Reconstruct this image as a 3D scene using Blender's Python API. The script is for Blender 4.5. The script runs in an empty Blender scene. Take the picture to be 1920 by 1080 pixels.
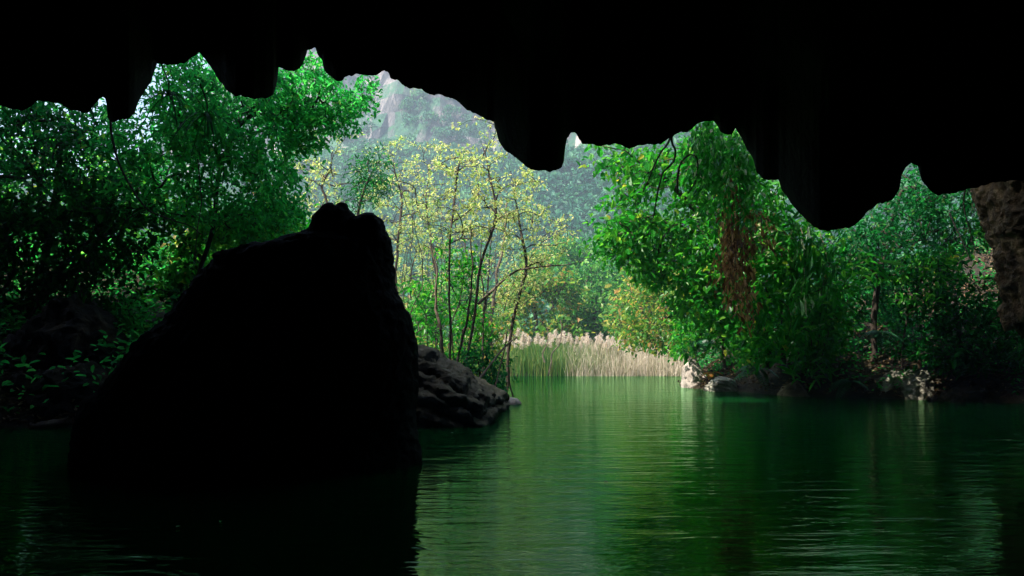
import bpy, math, random
import numpy as np

# ------------------------------------------------------------------ camera, world, sun, exposure
SC = bpy.context.scene
COL = SC.collection
F = 1440.0            # focal length in photo pixels (1920 wide)
HZ = 640.0            # horizon row in the photo
CAMH = 1.5            # metres above the water
cam_d = bpy.data.cameras.new("camera")
cam = bpy.data.objects.new("camera", cam_d)
COL.objects.link(cam)
cam.location = (0, 0, CAMH)
cam.rotation_euler = (math.radians(90), 0, 0)
cam_d.sensor_width = 36
cam_d.lens = F / 1920 * 36
cam_d.shift_y = (HZ - 540) / 1920
cam_d.clip_start = 0.05
cam_d.clip_end = 2000
SC.camera = cam

SUN_EL, SUN_ROT = math.radians(48), math.radians(236)
world = bpy.data.worlds.new("World")
SC.world = world
world.use_nodes = True
wn = world.node_tree
bg = wn.nodes["Background"]
sky = wn.nodes.new("ShaderNodeTexSky")
sky.sky_type = 'NISHITA'
sky.sun_disc = False
sky.sun_elevation = SUN_EL
sky.sun_rotation = SUN_ROT
sky.air_density = 1.0
sky.dust_density = 2.5
wn.links.new(sky.outputs[0], bg.inputs[0])
bg.inputs[1].default_value = 0.15

sun_d = bpy.data.lights.new("sun", 'SUN')
sun_d.energy = 4.2
sun_d.angle = math.radians(0.6)
sun_d.color = (1.0, 0.93, 0.82)
sun = bpy.data.objects.new("sun", sun_d)
COL.objects.link(sun)
sdir = np.array([math.sin(SUN_ROT) * math.cos(SUN_EL), math.cos(SUN_ROT) * math.cos(SUN_EL), math.sin(SUN_EL)])
from mathutils import Vector
sun.rotation_euler = Vector(tuple(sdir)).to_track_quat('Z', 'Y').to_euler()
sun.location = (-30, -20, 60)

SC.view_settings.view_transform = 'Standard'
SC.view_settings.look = 'None'
SC.view_settings.exposure = 2.0
SC.view_settings.gamma = 1.0
SC.cycles.max_bounces = 6
SC.cycles.diffuse_bounces = 3
SC.cycles.glossy_bounces = 2
SC.cycles.transmission_bounces = 4
SC.cycles.volume_bounces = 0
SC.cycles.use_denoising = True
SC.cycles.sample_clamp_indirect = 3.0
SC.cycles.caustics_reflective = False
SC.cycles.caustics_refractive = False

HAZE_DENSITY = 0.0026
HILL_TOP = 11.5

# ------------------------------------------------------------------ helpers
rng = np.random.default_rng(7)


def P(px, py, Y):
    return np.array([(px - 960) / F * Y, Y, CAMH + (HZ - py) / F * Y])


def PX(pts):
    return np.array([P(*p) for p in pts])


def _hash(ix, iy, iz, seed):
    h = (ix.astype(np.uint32) * np.uint32(374761393) + iy.astype(np.uint32) * np.uint32(668265263)
         + iz.astype(np.uint32) * np.uint32(2147483647) + np.uint32(seed * 144665))
    h = (h ^ (h >> np.uint32(13))) * np.uint32(1274126177)
    h = h ^ (h >> np.uint32(16))
    h = h * np.uint32(2246822519)
    return ((h >> np.uint32(8)) & np.uint32(0xFFFF)).astype(np.float64) / 32767.5 - 1.0


def vnoise(p, seed=0):
    p = np.asarray(p, float)
    i = np.floor(p).astype(np.int64)
    f = p - i
    f = f * f * f * (f * (f * 6 - 15) + 10)
    i = i + 100000
    r = 0
    for dx in (0, 1):
        wx = f[:, 0] if dx else 1 - f[:, 0]
        for dy in (0, 1):
            wy = f[:, 1] if dy else 1 - f[:, 1]
            for dz in (0, 1):
                wz = f[:, 2] if dz else 1 - f[:, 2]
                r = r + wx * wy * wz * _hash(i[:, 0] + dx, i[:, 1] + dy, i[:, 2] + dz, seed)
    return r


def fbm(p, scale=1.0, octv=4, seed=0, gain=0.5, ridged=False):
    p = np.asarray(p, float) / scale
    a, r, n = 1.0, 0.0, 0.0
    for k in range(octv):
        v = vnoise(p * (2.03 ** k) + 17.3 * k, seed + k)
        if ridged:
            v = 1 - 2 * np.abs(v)
        r = r + a * v
        n += a
        a *= gain
    return r / n


def sstep(a, b, x):
    t = np.clip((x - a) / (b - a), 0, 1)
    return t * t * (3 - 2 * t)


def mesh_np(name, V, faces, mat, parent=None, smooth=False, tint=None, loc=None):
    """faces: list of int arrays (n,3) / (n,4)"""
    V = np.asarray(V, np.float64)
    if parent is not None:
        V = V - np.array(parent.location)
    elif loc is not None:
        V = V - np.asarray(loc)
    me = bpy.data.meshes.new(name)
    me.vertices.add(len(V))
    me.vertices.foreach_set("co", V.astype(np.float32).ravel())
    faces = [np.asarray(f, np.int32) for f in faces if len(f)]
    li = np.concatenate([f.ravel() for f in faces])
    tot = np.concatenate([np.full(len(f), f.shape[1], np.int32) for f in faces])
    st = np.concatenate([[0], np.cumsum(tot)[:-1]]).astype(np.int32)
    me.loops.add(len(li))
    me.loops.foreach_set("vertex_index", li)
    me.polygons.add(len(tot))
    me.polygons.foreach_set("loop_start", st)
    me.polygons.foreach_set("use_smooth", np.full(len(tot), smooth, bool))
    if tint is not None:
        at = me.attributes.new("tint", 'FLOAT', 'POINT')
        at.data.foreach_set("value", np.asarray(tint, np.float32))
    me.update(calc_edges=True)
    me.materials.append(mat)
    ob = bpy.data.objects.new(name, me)
    COL.objects.link(ob)
    if parent is not None:
        ob.parent = parent
    elif loc is not None:
        ob.location = tuple(loc)
    return ob


def empty(name, loc, label, cat, group=None):
    o = bpy.data.objects.new(name, None)
    COL.objects.link(o)
    o.location = tuple(float(v) for v in loc)
    o.empty_display_size = 0.2
    return tag(o, label, cat, group)


def tag(o, label, cat, group=None, kind=None):
    o["label"] = label
    o["category"] = cat
    if group:
        o["group"] = group
    if kind:
        o["kind"] = kind
    return o


def structure(o):
    o["kind"] = "structure"
    return o


# ------------------------------------------------------------------ materials
def new_mat(name):
    m = bpy.data.materials.new(name)
    m.use_nodes = True
    nt = m.node_tree
    return m, nt, nt.nodes, nt.links, nt.nodes["Principled BSDF"]


def ramp(nt, fac, stops):
    r = nt.nodes.new("ShaderNodeValToRGB")
    e = r.color_ramp.elements
    while len(e) < len(stops):
        e.new(0.5)
    for k, (pos, c) in enumerate(stops):
        e[k].position = pos
        e[k].color = (*c, 1)
    nt.links.new(fac, r.inputs[0])
    return r.outputs[0]


def noise_tex(nt, vec, scale, detail=5, rough=0.6, dist=0.0):
    n = nt.nodes.new("ShaderNodeTexNoise")
    n.inputs["Scale"].default_value = scale
    n.inputs["Detail"].default_value = detail
    n.inputs["Roughness"].default_value = rough
    n.inputs["Distortion"].default_value = dist
    if vec is not None:
        nt.links.new(vec, n.inputs["Vector"])
    return n.outputs["Fac"]


def position(nt, scale=None):
    g = nt.nodes.new("ShaderNodeNewGeometry")
    if scale is None:
        return g.outputs["Position"]
    mp = nt.nodes.new("ShaderNodeMapping")
    mp.inputs["Scale"].default_value = scale
    nt.links.new(g.outputs["Position"], mp.inputs["Vector"])
    return mp.outputs[0]


def leaf_mat(name, stops, transl=0.45, rough=0.42, tcol=1.6, use_tint=False, spec=0.35):
    m, nt, N, L, b = new_mat(name)
    g = N.new("ShaderNodeNewGeometry")
    fac = g.outputs["Random Per Island"]
    if use_tint:
        a = N.new("ShaderNodeAttribute")
        a.attribute_name = "tint"
        mx = N.new("ShaderNodeMath")
        mx.operation = 'MULTIPLY_ADD'
        L.new(fac, mx.inputs[0])
        mx.inputs[1].default_value = 0.45
        sc = N.new("ShaderNodeMath")
        sc.operation = 'MULTIPLY'
        L.new(a.outputs["Fac"], sc.inputs[0])
        sc.inputs[1].default_value = 0.55
        L.new(sc.outputs[0], mx.inputs[2])
        fac = mx.outputs[0]
    col = ramp(nt, fac, stops)
    L.new(col, b.inputs["Base Color"])
    b.inputs["Roughness"].default_value = rough
    b.inputs["Specular IOR Level"].default_value = spec
    t = N.new("ShaderNodeBsdfTranslucent")
    mul = N.new("ShaderNodeMixRGB")
    mul.blend_type = 'MULTIPLY'
    mul.inputs[0].default_value = 1
    L.new(col, mul.inputs[1])
    mul.inputs[2].default_value = (tcol * 1.0, tcol * 1.05, tcol * 0.7, 1)
    L.new(mul.outputs[0], t.inputs[0])
    mix = N.new("ShaderNodeMixShader")
    mix.inputs[0].default_value = transl
    L.new(b.outputs[0], mix.inputs[1])
    L.new(t.outputs[0], mix.inputs[2])
    L.new(mix.outputs[0], N["Material Output"].inputs[0])
    return m


def rock_mat(name, stops, scale=1.2, bump=0.5, rough=0.85, streak=None, spec=0.25, top=None):
    m, nt, N, L, b = new_mat(name)
    b.inputs["Specular IOR Level"].default_value = spec
    pos = position(nt)
    n1 = noise_tex(nt, pos, scale, 8, 0.65, 0.4)
    if streak:
        n2 = noise_tex(nt, position(nt, streak), 1.0, 6, 0.6, 0.3)
        mm = N.new("ShaderNodeMath")
        mm.operation = 'MULTIPLY_ADD'
        L.new(n1, mm.inputs[0])
        mm.inputs[1].default_value = 0.5
        hh = N.new("ShaderNodeMath")
        hh.operation = 'MULTIPLY'
        L.new(n2, hh.inputs[0])
        hh.inputs[1].default_value = 0.5
        L.new(hh.outputs[0], mm.inputs[2])
        n1 = mm.outputs[0]
    colr = ramp(nt, n1, stops)
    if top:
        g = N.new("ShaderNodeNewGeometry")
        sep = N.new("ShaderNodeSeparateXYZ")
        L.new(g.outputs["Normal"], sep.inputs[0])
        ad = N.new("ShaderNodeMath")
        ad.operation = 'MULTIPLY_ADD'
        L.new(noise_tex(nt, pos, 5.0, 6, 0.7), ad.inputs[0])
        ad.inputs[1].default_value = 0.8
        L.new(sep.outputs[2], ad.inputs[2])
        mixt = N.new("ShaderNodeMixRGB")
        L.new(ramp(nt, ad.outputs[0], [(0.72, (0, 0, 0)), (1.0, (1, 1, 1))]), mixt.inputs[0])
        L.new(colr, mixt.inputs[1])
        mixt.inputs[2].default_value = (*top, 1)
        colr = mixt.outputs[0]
    L.new(colr, b.inputs["Base Color"])
    b.inputs["Roughness"].default_value = rough
    n3 = noise_tex(nt, pos, scale * 9, 8, 0.7, 0.2)
    bp = N.new("ShaderNodeBump")
    bp.inputs["Strength"].default_value = bump
    bp.inputs["Distance"].default_value = 0.10
    L.new(n3, bp.inputs["Height"])
    L.new(bp.outputs[0], b.inputs["Normal"])
    return m


def plain_bark(name, c1, c2, scale=6):
    return rock_mat(name, [(0.3, c1), (0.7, c2)], scale, 0.6, 0.9, (14, 14, 2))


M = {}
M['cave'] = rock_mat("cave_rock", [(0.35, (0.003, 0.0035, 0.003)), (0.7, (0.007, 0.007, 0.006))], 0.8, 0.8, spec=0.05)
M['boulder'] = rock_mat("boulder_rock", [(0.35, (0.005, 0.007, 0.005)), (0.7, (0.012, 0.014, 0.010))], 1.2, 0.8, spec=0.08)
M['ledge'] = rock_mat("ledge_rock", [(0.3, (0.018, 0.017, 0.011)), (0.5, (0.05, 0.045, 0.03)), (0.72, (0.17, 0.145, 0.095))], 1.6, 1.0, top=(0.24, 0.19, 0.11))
M['pale_rock'] = rock_mat("pale_rock", [(0.3, (0.14, 0.12, 0.10)), (0.5, (0.36, 0.31, 0.27)), (0.7, (0.52, 0.46, 0.41))], 2.2, 0.8)
M['grey_rock'] = rock_mat("grey_rock", [(0.3, (0.04, 0.042, 0.03)), (0.46, (0.16, 0.155, 0.12)), (0.64, (0.38, 0.355, 0.29))], 2.0, 0.9)
M['brown_rock'] = rock_mat("brown_rock", [(0.28, (0.035, 0.024, 0.014)), (0.46, (0.15, 0.10, 0.058)), (0.66, (0.40, 0.29, 0.19))], 1.7, 0.9)
M['column_rock'] = rock_mat("column_rock", [(0.3, (0.012, 0.008, 0.003)), (0.46, (0.09, 0.055, 0.022)), (0.6, (0.26, 0.165, 0.075)), (0.75, (0.46, 0.33, 0.17))], 2.4, 1.0, streak=(2.5, 2.5, 0.6))
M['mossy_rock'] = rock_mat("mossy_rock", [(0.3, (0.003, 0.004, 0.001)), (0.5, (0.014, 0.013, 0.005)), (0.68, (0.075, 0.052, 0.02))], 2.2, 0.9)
M['bark'] = plain_bark("dark_bark", (0.030, 0.024, 0.018), (0.085, 0.065, 0.05))
M['bark_pale'] = plain_bark("pale_bark", (0.07, 0.055, 0.04), (0.20, 0.155, 0.115))
M['deadwood'] = plain_bark("dead_wood", (0.06, 0.045, 0.035), (0.22, 0.17, 0.13))
M['soil'] = rock_mat("leaf_littered_soil", [(0.3, (0.010, 0.008, 0.004)), (0.55, (0.034, 0.024, 0.012)), (0.75, (0.085, 0.058, 0.032))], 2.5, 0.9)
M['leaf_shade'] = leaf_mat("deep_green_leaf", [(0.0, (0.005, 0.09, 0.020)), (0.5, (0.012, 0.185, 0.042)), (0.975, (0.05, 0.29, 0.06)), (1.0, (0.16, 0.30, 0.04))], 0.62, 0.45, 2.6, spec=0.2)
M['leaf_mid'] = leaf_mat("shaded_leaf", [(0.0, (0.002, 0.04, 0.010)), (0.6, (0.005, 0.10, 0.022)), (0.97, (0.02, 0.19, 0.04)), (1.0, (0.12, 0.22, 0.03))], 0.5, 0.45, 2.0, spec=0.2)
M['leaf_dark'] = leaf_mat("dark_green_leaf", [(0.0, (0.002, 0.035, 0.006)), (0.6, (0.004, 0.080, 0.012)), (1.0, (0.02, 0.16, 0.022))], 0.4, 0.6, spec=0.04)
M['leaf_fresh'] = leaf_mat("fresh_green_leaf", [(0.0, (0.006, 0.10, 0.009)), (0.5, (0.018, 0.20, 0.016)), (0.975, (0.09, 0.29, 0.025)), (1.0, (0.32, 0.28, 0.03))], 0.55, 0.38, 2.0)
M['leaf_yellow'] = leaf_mat("young_yellow_leaf", [(0.0, (0.18, 0.33, 0.08)), (0.4, (0.37, 0.43, 0.16)), (0.9, (0.48, 0.46, 0.22)), (1.0, (0.54, 0.43, 0.25))], 0.55)
M['leaf_olive'] = leaf_mat("yellowing_leaf", [(0.0, (0.02, 0.14, 0.02)), (0.5, (0.09, 0.23, 0.03)), (0.85, (0.28, 0.29, 0.05)), (1.0, (0.42, 0.22, 0.08))], 0.5)
M['leaf_orange'] = leaf_mat("orange_leaf", [(0.0, (0.16, 0.13, 0.02)), (0.6, (0.34, 0.19, 0.03)), (1.0, (0.42, 0.14, 0.03))], 0.45)
M['leaf_bamboo'] = leaf_mat("bamboo_leaf", [(0.0, (0.008, 0.13, 0.012)), (0.6, (0.03, 0.25, 0.024)), (0.94, (0.10, 0.32, 0.06)), (1.0, (0.6, 0.56, 0.46))], 0.5, 0.33)
M['leaf_dead'] = leaf_mat("dead_leaf", [(0.0, (0.07, 0.03, 0.012)), (0.5, (0.24, 0.11, 0.045)), (1.0, (0.48, 0.27, 0.12))], 0.35, 0.7)
M['leaf_litter'] = leaf_mat("fallen_leaf", [(0.0, (0.03, 0.018, 0.01)), (0.6, (0.10, 0.06, 0.028)), (1.0, (0.30, 0.2, 0.1))], 0.1, 0.8)
M['leaf_far'] = leaf_mat("far_tree_leaf", [(0.0, (0.010, 0.10, 0.024)), (0.5, (0.04, 0.21, 0.04)), (1.0, (0.17, 0.34, 0.06))], 0.5)
M['leaf_fern'] = leaf_mat("fern_leaf", [(0.0, (0.012, 0.085, 0.035)), (1.0, (0.035, 0.16, 0.06))], 0.35, 0.3, spec=0.6)
M['forest'] = leaf_mat("forest_foliage", [(0.0, (0.003, 0.038, 0.024)), (0.5, (0.015, 0.118, 0.056)), (0.85, (0.07, 0.22, 0.065)), (1.0, (0.17, 0.26, 0.07))], 0.25, 0.6, use_tint=True)
M['reed_green'] = leaf_mat("green_reed", [(0.0, (0.02, 0.09, 0.015)), (0.6, (0.06, 0.16, 0.025)), (1.0, (0.27, 0.27, 0.09))], 0.35, 0.5)
M['reed_dry'] = leaf_mat("dry_reed", [(0.0, (0.20, 0.18, 0.09)), (0.4, (0.42, 0.35, 0.26)), (1.0, (0.62, 0.54, 0.45))], 0.3, 0.55, tcol=1.0)
M['plume'] = leaf_mat("reed_plume", [(0.0, (0.60, 0.50, 0.46)), (1.0, (0.80, 0.71, 0.67))], 0.4, 0.7, tcol=1.0)


def water_mat():
    m, nt, N, L, b = new_mat("green_river_water")
    b.inputs["Base Color"].default_value = (0.001, 0.041, 0.008, 1)
    b.inputs["Roughness"].default_value = 0.03
    b.inputs["IOR"].default_value = 1.33
    b.inputs["Specular IOR Level"].default_value = 0.0
    n1 = noise_tex(nt, position(nt, (0.85, 2.8, 1)), 1.0, 4, 0.55, 0.8)
    n2 = noise_tex(nt, position(nt, (2.2, 9.0, 1)), 1.0, 3, 0.5, 0.3)
    b1 = N.new("ShaderNodeBump")
    b1.inputs["Strength"].default_value = 1.0
    b1.inputs["Distance"].default_value = 0.018
    L.new(n1, b1.inputs["Height"])
    b2 = N.new("ShaderNodeBump")
    b2.inputs["Strength"].default_value = 1.0
    b2.inputs["Distance"].default_value = 0.006
    L.new(n2, b2.inputs["Height"])
    L.new(b1.outputs[0], b2.inputs["Normal"])
    L.new(b2.outputs[0], b.inputs["Normal"])
    fr = N.new("ShaderNodeFresnel")
    fr.inputs["IOR"].default_value = 1.42
    L.new(b2.outputs[0], fr.inputs["Normal"])
    gl = N.new("ShaderNodeBsdfGlossy")
    gl.inputs["Color"].default_value = (0.55, 1.0, 0.58, 1)
    gl.inputs["Roughness"].default_value = 0.03
    L.new(b2.outputs[0], gl.inputs["Normal"])
    mix = N.new("ShaderNodeMixShader")
    L.new(fr.outputs[0], mix.inputs[0])
    L.new(b.outputs[0], mix.inputs[1])
    L.new(gl.outputs[0], mix.inputs[2])
    L.new(mix.outputs[0], N["Material Output"].inputs[0])
    return m


def mountain_mat():
    m, nt, N, L, b = new_mat("limestone_mountain")
    g = N.new("ShaderNodeNewGeometry")
    sep = N.new("ShaderNodeSeparateXYZ")
    L.new(g.outputs["True Normal"], sep.inputs[0])
    n1 = noise_tex(nt, position(nt, (0.24, 0.24, 0.05)), 1.0, 8, 0.7, 0.6)
    n2 = noise_tex(nt, position(nt), 0.35, 7, 0.7, 0.3)
    rock = ramp(nt, n1, [(0.36, (0.03, 0.032, 0.036)), (0.48, (0.10, 0.092, 0.095)), (0.57, (0.28, 0.235, 0.22)), (0.70, (0.48, 0.41, 0.37))])
    veg = ramp(nt, n2, [(0.3, (0.006, 0.035, 0.020)), (0.55, (0.018, 0.085, 0.038)), (0.75, (0.05, 0.13, 0.05))])
    add = N.new("ShaderNodeMath")
    add.operation = 'MULTIPLY_ADD'
    L.new(n2, add.inputs[0])
    add.inputs[1].default_value = 0.5
    L.new(sep.outputs[2], add.inputs[2])
    fac = ramp(nt, add.outputs[0], [(0.58, (0, 0, 0)), (0.72, (1, 1, 1))])
    mix = N.new("ShaderNodeMixRGB")
    L.new(fac, mix.inputs[0])
    L.new(rock, mix.inputs[1])
    L.new(veg, mix.inputs[2])
    L.new(mix.outputs[0], b.inputs["Base Color"])
    b.inputs["Roughness"].default_value = 0.9
    bp = N.new("ShaderNodeBump")
    bp.inputs["Strength"].default_value = 0.9
    bp.inputs["Distance"].default_value = 0.9
    L.new(noise_tex(nt, position(nt, (0.7, 0.7, 0.25)), 1.0, 7, 0.7), bp.inputs["Height"])
    L.new(bp.outputs[0], b.inputs["Normal"])
    return m


M['water'] = water_mat()
M['mountain'] = mountain_mat()

# ------------------------------------------------------------------ geometry generators
def leaf_geo(pos, axis, normal, length, width, bend=0.15, lob=0.45):
    """one folded leaf of 2 quads (6 verts) per row"""
    n = len(pos)
    axis = axis / (np.linalg.norm(axis, axis=1, keepdims=True) + 1e-9)
    normal = normal - axis * np.sum(normal * axis, axis=1, keepdims=True)
    normal = normal / (np.linalg.norm(normal, axis=1, keepdims=True) + 1e-9)
    side = np.cross(axis, normal)
    length = np.broadcast_to(np.asarray(length, float), (n,))[:, None]
    width = np.broadcast_to(np.asarray(width, float), (n,))[:, None]
    V = np.empty((n, 6, 3))
    V[:, 0] = pos
    up = normal * width * 0.22
    V[:, 1] = pos + axis * length * 0.28 + side * width * 0.46 + up
    V[:, 2] = pos + axis * length * (0.28 + lob) + side * width * 0.36 + up - normal * length * bend * 0.3
    V[:, 3] = pos + axis * length - normal * length * bend
    V[:, 4] = pos + axis * length * (0.28 + lob) - side * width * 0.36 + up - normal * length * bend * 0.3
    V[:, 5] = pos + axis * length * 0.28 - side * width * 0.46 + up
    b = np.arange(n)[:, None] * 6
    Fc = np.concatenate([b + np.array([[0, 1, 2, 3]]), b + np.array([[0, 3, 4, 5]])])
    return V.reshape(-1, 3), Fc


def merge(parts):
    Vs, Fs, o = [], [], 0
    for V, Fc in parts:
        Vs.append(V)
        Fs.append(np.asarray(Fc) + o)
        o += len(V)
    return np.concatenate(Vs), [np.concatenate(Fs)]


def smooth_line(pts, step=0.3):
    pts = np.asarray(pts, float)
    if len(pts) == 2:
        n = max(2, int(np.linalg.norm(pts[1] - pts[0]) / step) + 1)
        return pts[0] + (pts[1] - pts[0]) * np.linspace(0, 1, n)[:, None]
    q = np.vstack([2 * pts[0] - pts[1], pts, 2 * pts[-1] - pts[-2]])
    out = []
    for k in range(1, len(q) - 2):
        n = max(2, int(np.linalg.norm(q[k + 1] - q[k]) / step) + 1)
        t = np.linspace(0, 1, n, endpoint=False)[:, None]
        out.append(0.5 * ((2 * q[k]) + (-q[k - 1] + q[k + 1]) * t + (2 * q[k - 1] - 5 * q[k] + 4 * q[k + 1] - q[k + 2]) * t ** 2
                          + (-q[k - 1] + 3 * q[k] - 3 * q[k + 1] + q[k + 2]) * t ** 3))
    out.append(pts[-1:])
    return np.concatenate(out)


def tube_tree(nodes, parent, rad, sides=6):
    """frusta between every node and its parent"""
    nodes = np.asarray(nodes)
    parent = np.asarray(parent)
    n = len(nodes)
    d = np.zeros((n, 3))
    has = parent >= 0
    d[has] = nodes[has] - nodes[parent[has]]
    first = np.where(~has)[0]
    for f0 in first:
        ch = np.where(parent == f0)[0]
        d[f0] = nodes[ch[0]] - nodes[f0] if len(ch) else (0, 0, 1)
    d /= np.linalg.norm(d, axis=1, keepdims=True) + 1e-9
    ref = np.where(np.abs(d[:, 0:1]) > 0.9, np.array([[0, 1.0, 0]]), np.array([[1.0, 0, 0]]))
    a = ref - d * np.sum(ref * d, axis=1, keepdims=True)
    a /= np.linalg.norm(a, axis=1, keepdims=True)
    b = np.cross(d, a)
    ang = np.linspace(0, 2 * np.pi, sides, endpoint=False)
    ring = nodes[:, None, :] + rad[:, None, None] * (a[:, None, :] * np.cos(ang)[None, :, None] + b[:, None, :] * np.sin(ang)[None, :, None])
    V = ring.reshape(-1, 3)
    ci = np.where(has)[0]
    pi_ = parent[ci]
    k = np.arange(sides)
    k2 = (k + 1) % sides
    Fq = np.stack([pi_[:, None] * sides + k, pi_[:, None] * sides + k2, ci[:, None] * sides + k2, ci[:, None] * sides + k], axis=2).reshape(-1, 4)
    return V, Fq


def grow(trunk, atts, r, step=0.3, jit=0.12, up=0.5, sag=0.0):
    """trunk: (n,3) polyline; every attractor gets joined to the closest part of the growing tree"""
    T = smooth_line(trunk, step)
    T[1:-1] += fbm(T[1:-1], 0.9, 2, 31)[:, None] * np.array([[0.5, 0.5, 0.0]]) * jit * 0.8 if len(T) > 2 else 0
    nodes = [t for t in T]
    parent = [-1] + list(range(len(T) - 1))
    arr = np.empty((len(T) + len(atts) * 60 + 200, 3))
    arr[:len(T)] = T
    plen = list(np.concatenate([[0], np.cumsum(np.linalg.norm(np.diff(T, axis=0), axis=1))]))
    start = max(1, int(len(T) * 0.25))
    if len(atts):
        dd = np.min(np.linalg.norm(atts[:, None] - T[None, start:], axis=2), axis=1)
        order = np.argsort(dd)
    else:
        order = []
    tips, tipdir = [], []
    pl = np.zeros(len(arr))
    pl[:len(T)] = plen
    n = len(T)
    for q in order:
        A = atts[q]
        cand = arr[start:n]
        v = A - cand
        dist = np.linalg.norm(v, axis=1)
        cost = dist + up * np.maximum(0, -v[:, 2] + 0.15 * dist) + 0.02 * pl[start:n]
        s = int(np.argmin(cost)) + start
        B = arr[s]
        L = np.linalg.norm(A - B)
        m = max(2, int(L / step) + 1)
        pd = arr[s] - arr[parent[s]] if parent[s] >= 0 else np.array([0, 0, 1.0])
        pd = pd / (np.linalg.norm(pd) + 1e-9)
        c1 = B + (pd * 0.55 + (A - B) / (L + 1e-9) * 0.6) * L * 0.4
        c2 = A - (A - B) * 0.3 + np.array([0, 0, (0.12 - sag) * L])
        t = np.linspace(0, 1, m + 1)[1:, None]
        path = (1 - t) ** 3 * B + 3 * (1 - t) ** 2 * t * c1 + 3 * (1 - t) * t ** 2 * c2 + t ** 3 * A
        if m > 2:
            path[:-1] += rng.normal(0, jit * 0.22, (m - 1, 3)) * min(1, L)
        pr = s
        if n + m >= len(arr):
            break
        for k in range(m):
            arr[n] = path[k]
            parent.append(pr)
            pl[n] = pl[pr] + L / m
            pr = n
            n += 1
        tips.append(n - 1)
        tv = path[-1] - (path[-2] if m > 1 else B)
        tipdir.append(tv / (np.linalg.norm(tv) + 1e-9))
    nodes = arr[:n]
    parent = np.array(parent)
    cnt = np.zeros(n)
    for t_ in tips:
        cnt[t_] += 1
    cnt[len(T) - 1] += 0.5
    for k in range(n - 1, 0, -1):
        cnt[parent[k]] += cnt[k]
    rad = r[1] * np.maximum(cnt, 0.6) ** 0.5
    lim = np.full(n, 1e9)
    tt = np.linspace(1, 0.12, len(T))
    rad[:len(T)] = np.maximum(np.minimum(rad[:len(T)], r[0]), r[0] * tt * 0.8)
    rad = np.minimum(rad, np.where(np.arange(n) < len(T), r[0], r[0] * 0.6))
    return nodes, parent, rad, np.array(tips, int), np.array(tipdir).reshape(-1, 3), len(T)


def in_poly(px, py, poly):
    poly = np.asarray(poly, float)
    x, y = np.asarray(px), np.asarray(py)
    ins = np.zeros(len(x), bool)
    j = len(poly) - 1
    for i in range(len(poly)):
        xi, yi = poly[i]
        xj, yj = poly[j]
        c = ((yi > y) != (yj > y)) & (x < (xj - xi) * (y - yi) / (yj - yi + 1e-12) + xi)
        ins ^= c
        j = i
    return ins


def crown_points(poly, Y0, Y1, n, clump=0.9, thr=-0.15):
    """points through a crown volume whose outline was measured at its mean distance"""
    poly = np.asarray(poly, float)
    lo, hi = poly.min(0), poly.max(0)
    Ym = (Y0 + Y1) / 2
    out = np.zeros((0, 3))
    it = 0
    while len(out) < n and it < 60:
        it += 1
        k = n * 3
        px = rng.uniform(lo[0], hi[0], k)
        py = rng.uniform(lo[1], hi[1], k)
        ok = in_poly(px, py, poly)
        px, py = px[ok], py[ok]
        Y = rng.uniform(Y0, Y1, len(px))
        pts = np.stack([(px - 960) / F * Ym, Y, CAMH + (HZ - py) / F * Ym], 1)
        nz = fbm(pts, clump, 2, 5)
        out = np.concatenate([out, pts[nz > thr]])
    return out[:n]


def spray(tips, dirs, n_per, L, W, spread, droop=0.3, back=0.4, rnd=0.8, up=1.0, bend=0.15, lob=0.45, sizevar=0.3):
    k = len(tips)
    n = k * n_per
    base = np.repeat(tips, n_per, 0)
    d = np.repeat(dirs, n_per, 0)
    t = rng.uniform(-back, 0.12, n)[:, None]
    pos = base + d * t + rng.normal(0, spread, (n, 3)) * np.array([1, 1, 0.75])
    r = rng.normal(0, 1, (n, 3))
    r /= np.linalg.norm(r, axis=1, keepdims=True)
    ax = d * 0.5 + r * rnd + np.array([0, 0, -droop])
    nm = np.array([0, 0, up]) + rng.normal(0, 0.55, (n, 3))
    s = np.clip(rng.normal(1, sizevar, n), 0.45, 1.7)
    return leaf_geo(pos, ax, nm, L * s, W * s, bend, lob)


def tree(name, label, cat, trunk, r, crowns, leaf, mats, group=None, sides=6, names=('trunk', 'crown'), step=0.3, jit=0.12, up=0.5, sag=0.0, extra=None):
    """trunk: px list; r=(trunk radius, twig radius); crowns: [(poly, Y0, Y1, n)]; leaf: dict for spray; mats: (bark, leaf)"""
    T = PX(trunk)
    root = empty(name, T[0], label, cat, group)
    atts = np.concatenate([crown_points(*c) for c in crowns]) if crowns else np.zeros((0, 3))
    nodes, par, rad, tips, td, nt_ = grow(T, atts, r, step, jit, up, sag)
    V, Fq = tube_tree(nodes, par, rad, sides)
    mesh_np(names[0], V, [Fq], mats[0], root, True)
    if leaf and len(tips):
        V, Fq = spray(nodes[tips], td, **leaf)
        mesh_np(names[1], V, [Fq], mats[1], root)
        if extra:
            sel = rng.random(len(tips)) < extra[0]
            V, Fq = spray(nodes[tips][sel], td[sel], **{**leaf, **extra[2]})
            mesh_np(extra[3], V, [Fq], extra[1], root)
    return root


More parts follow.
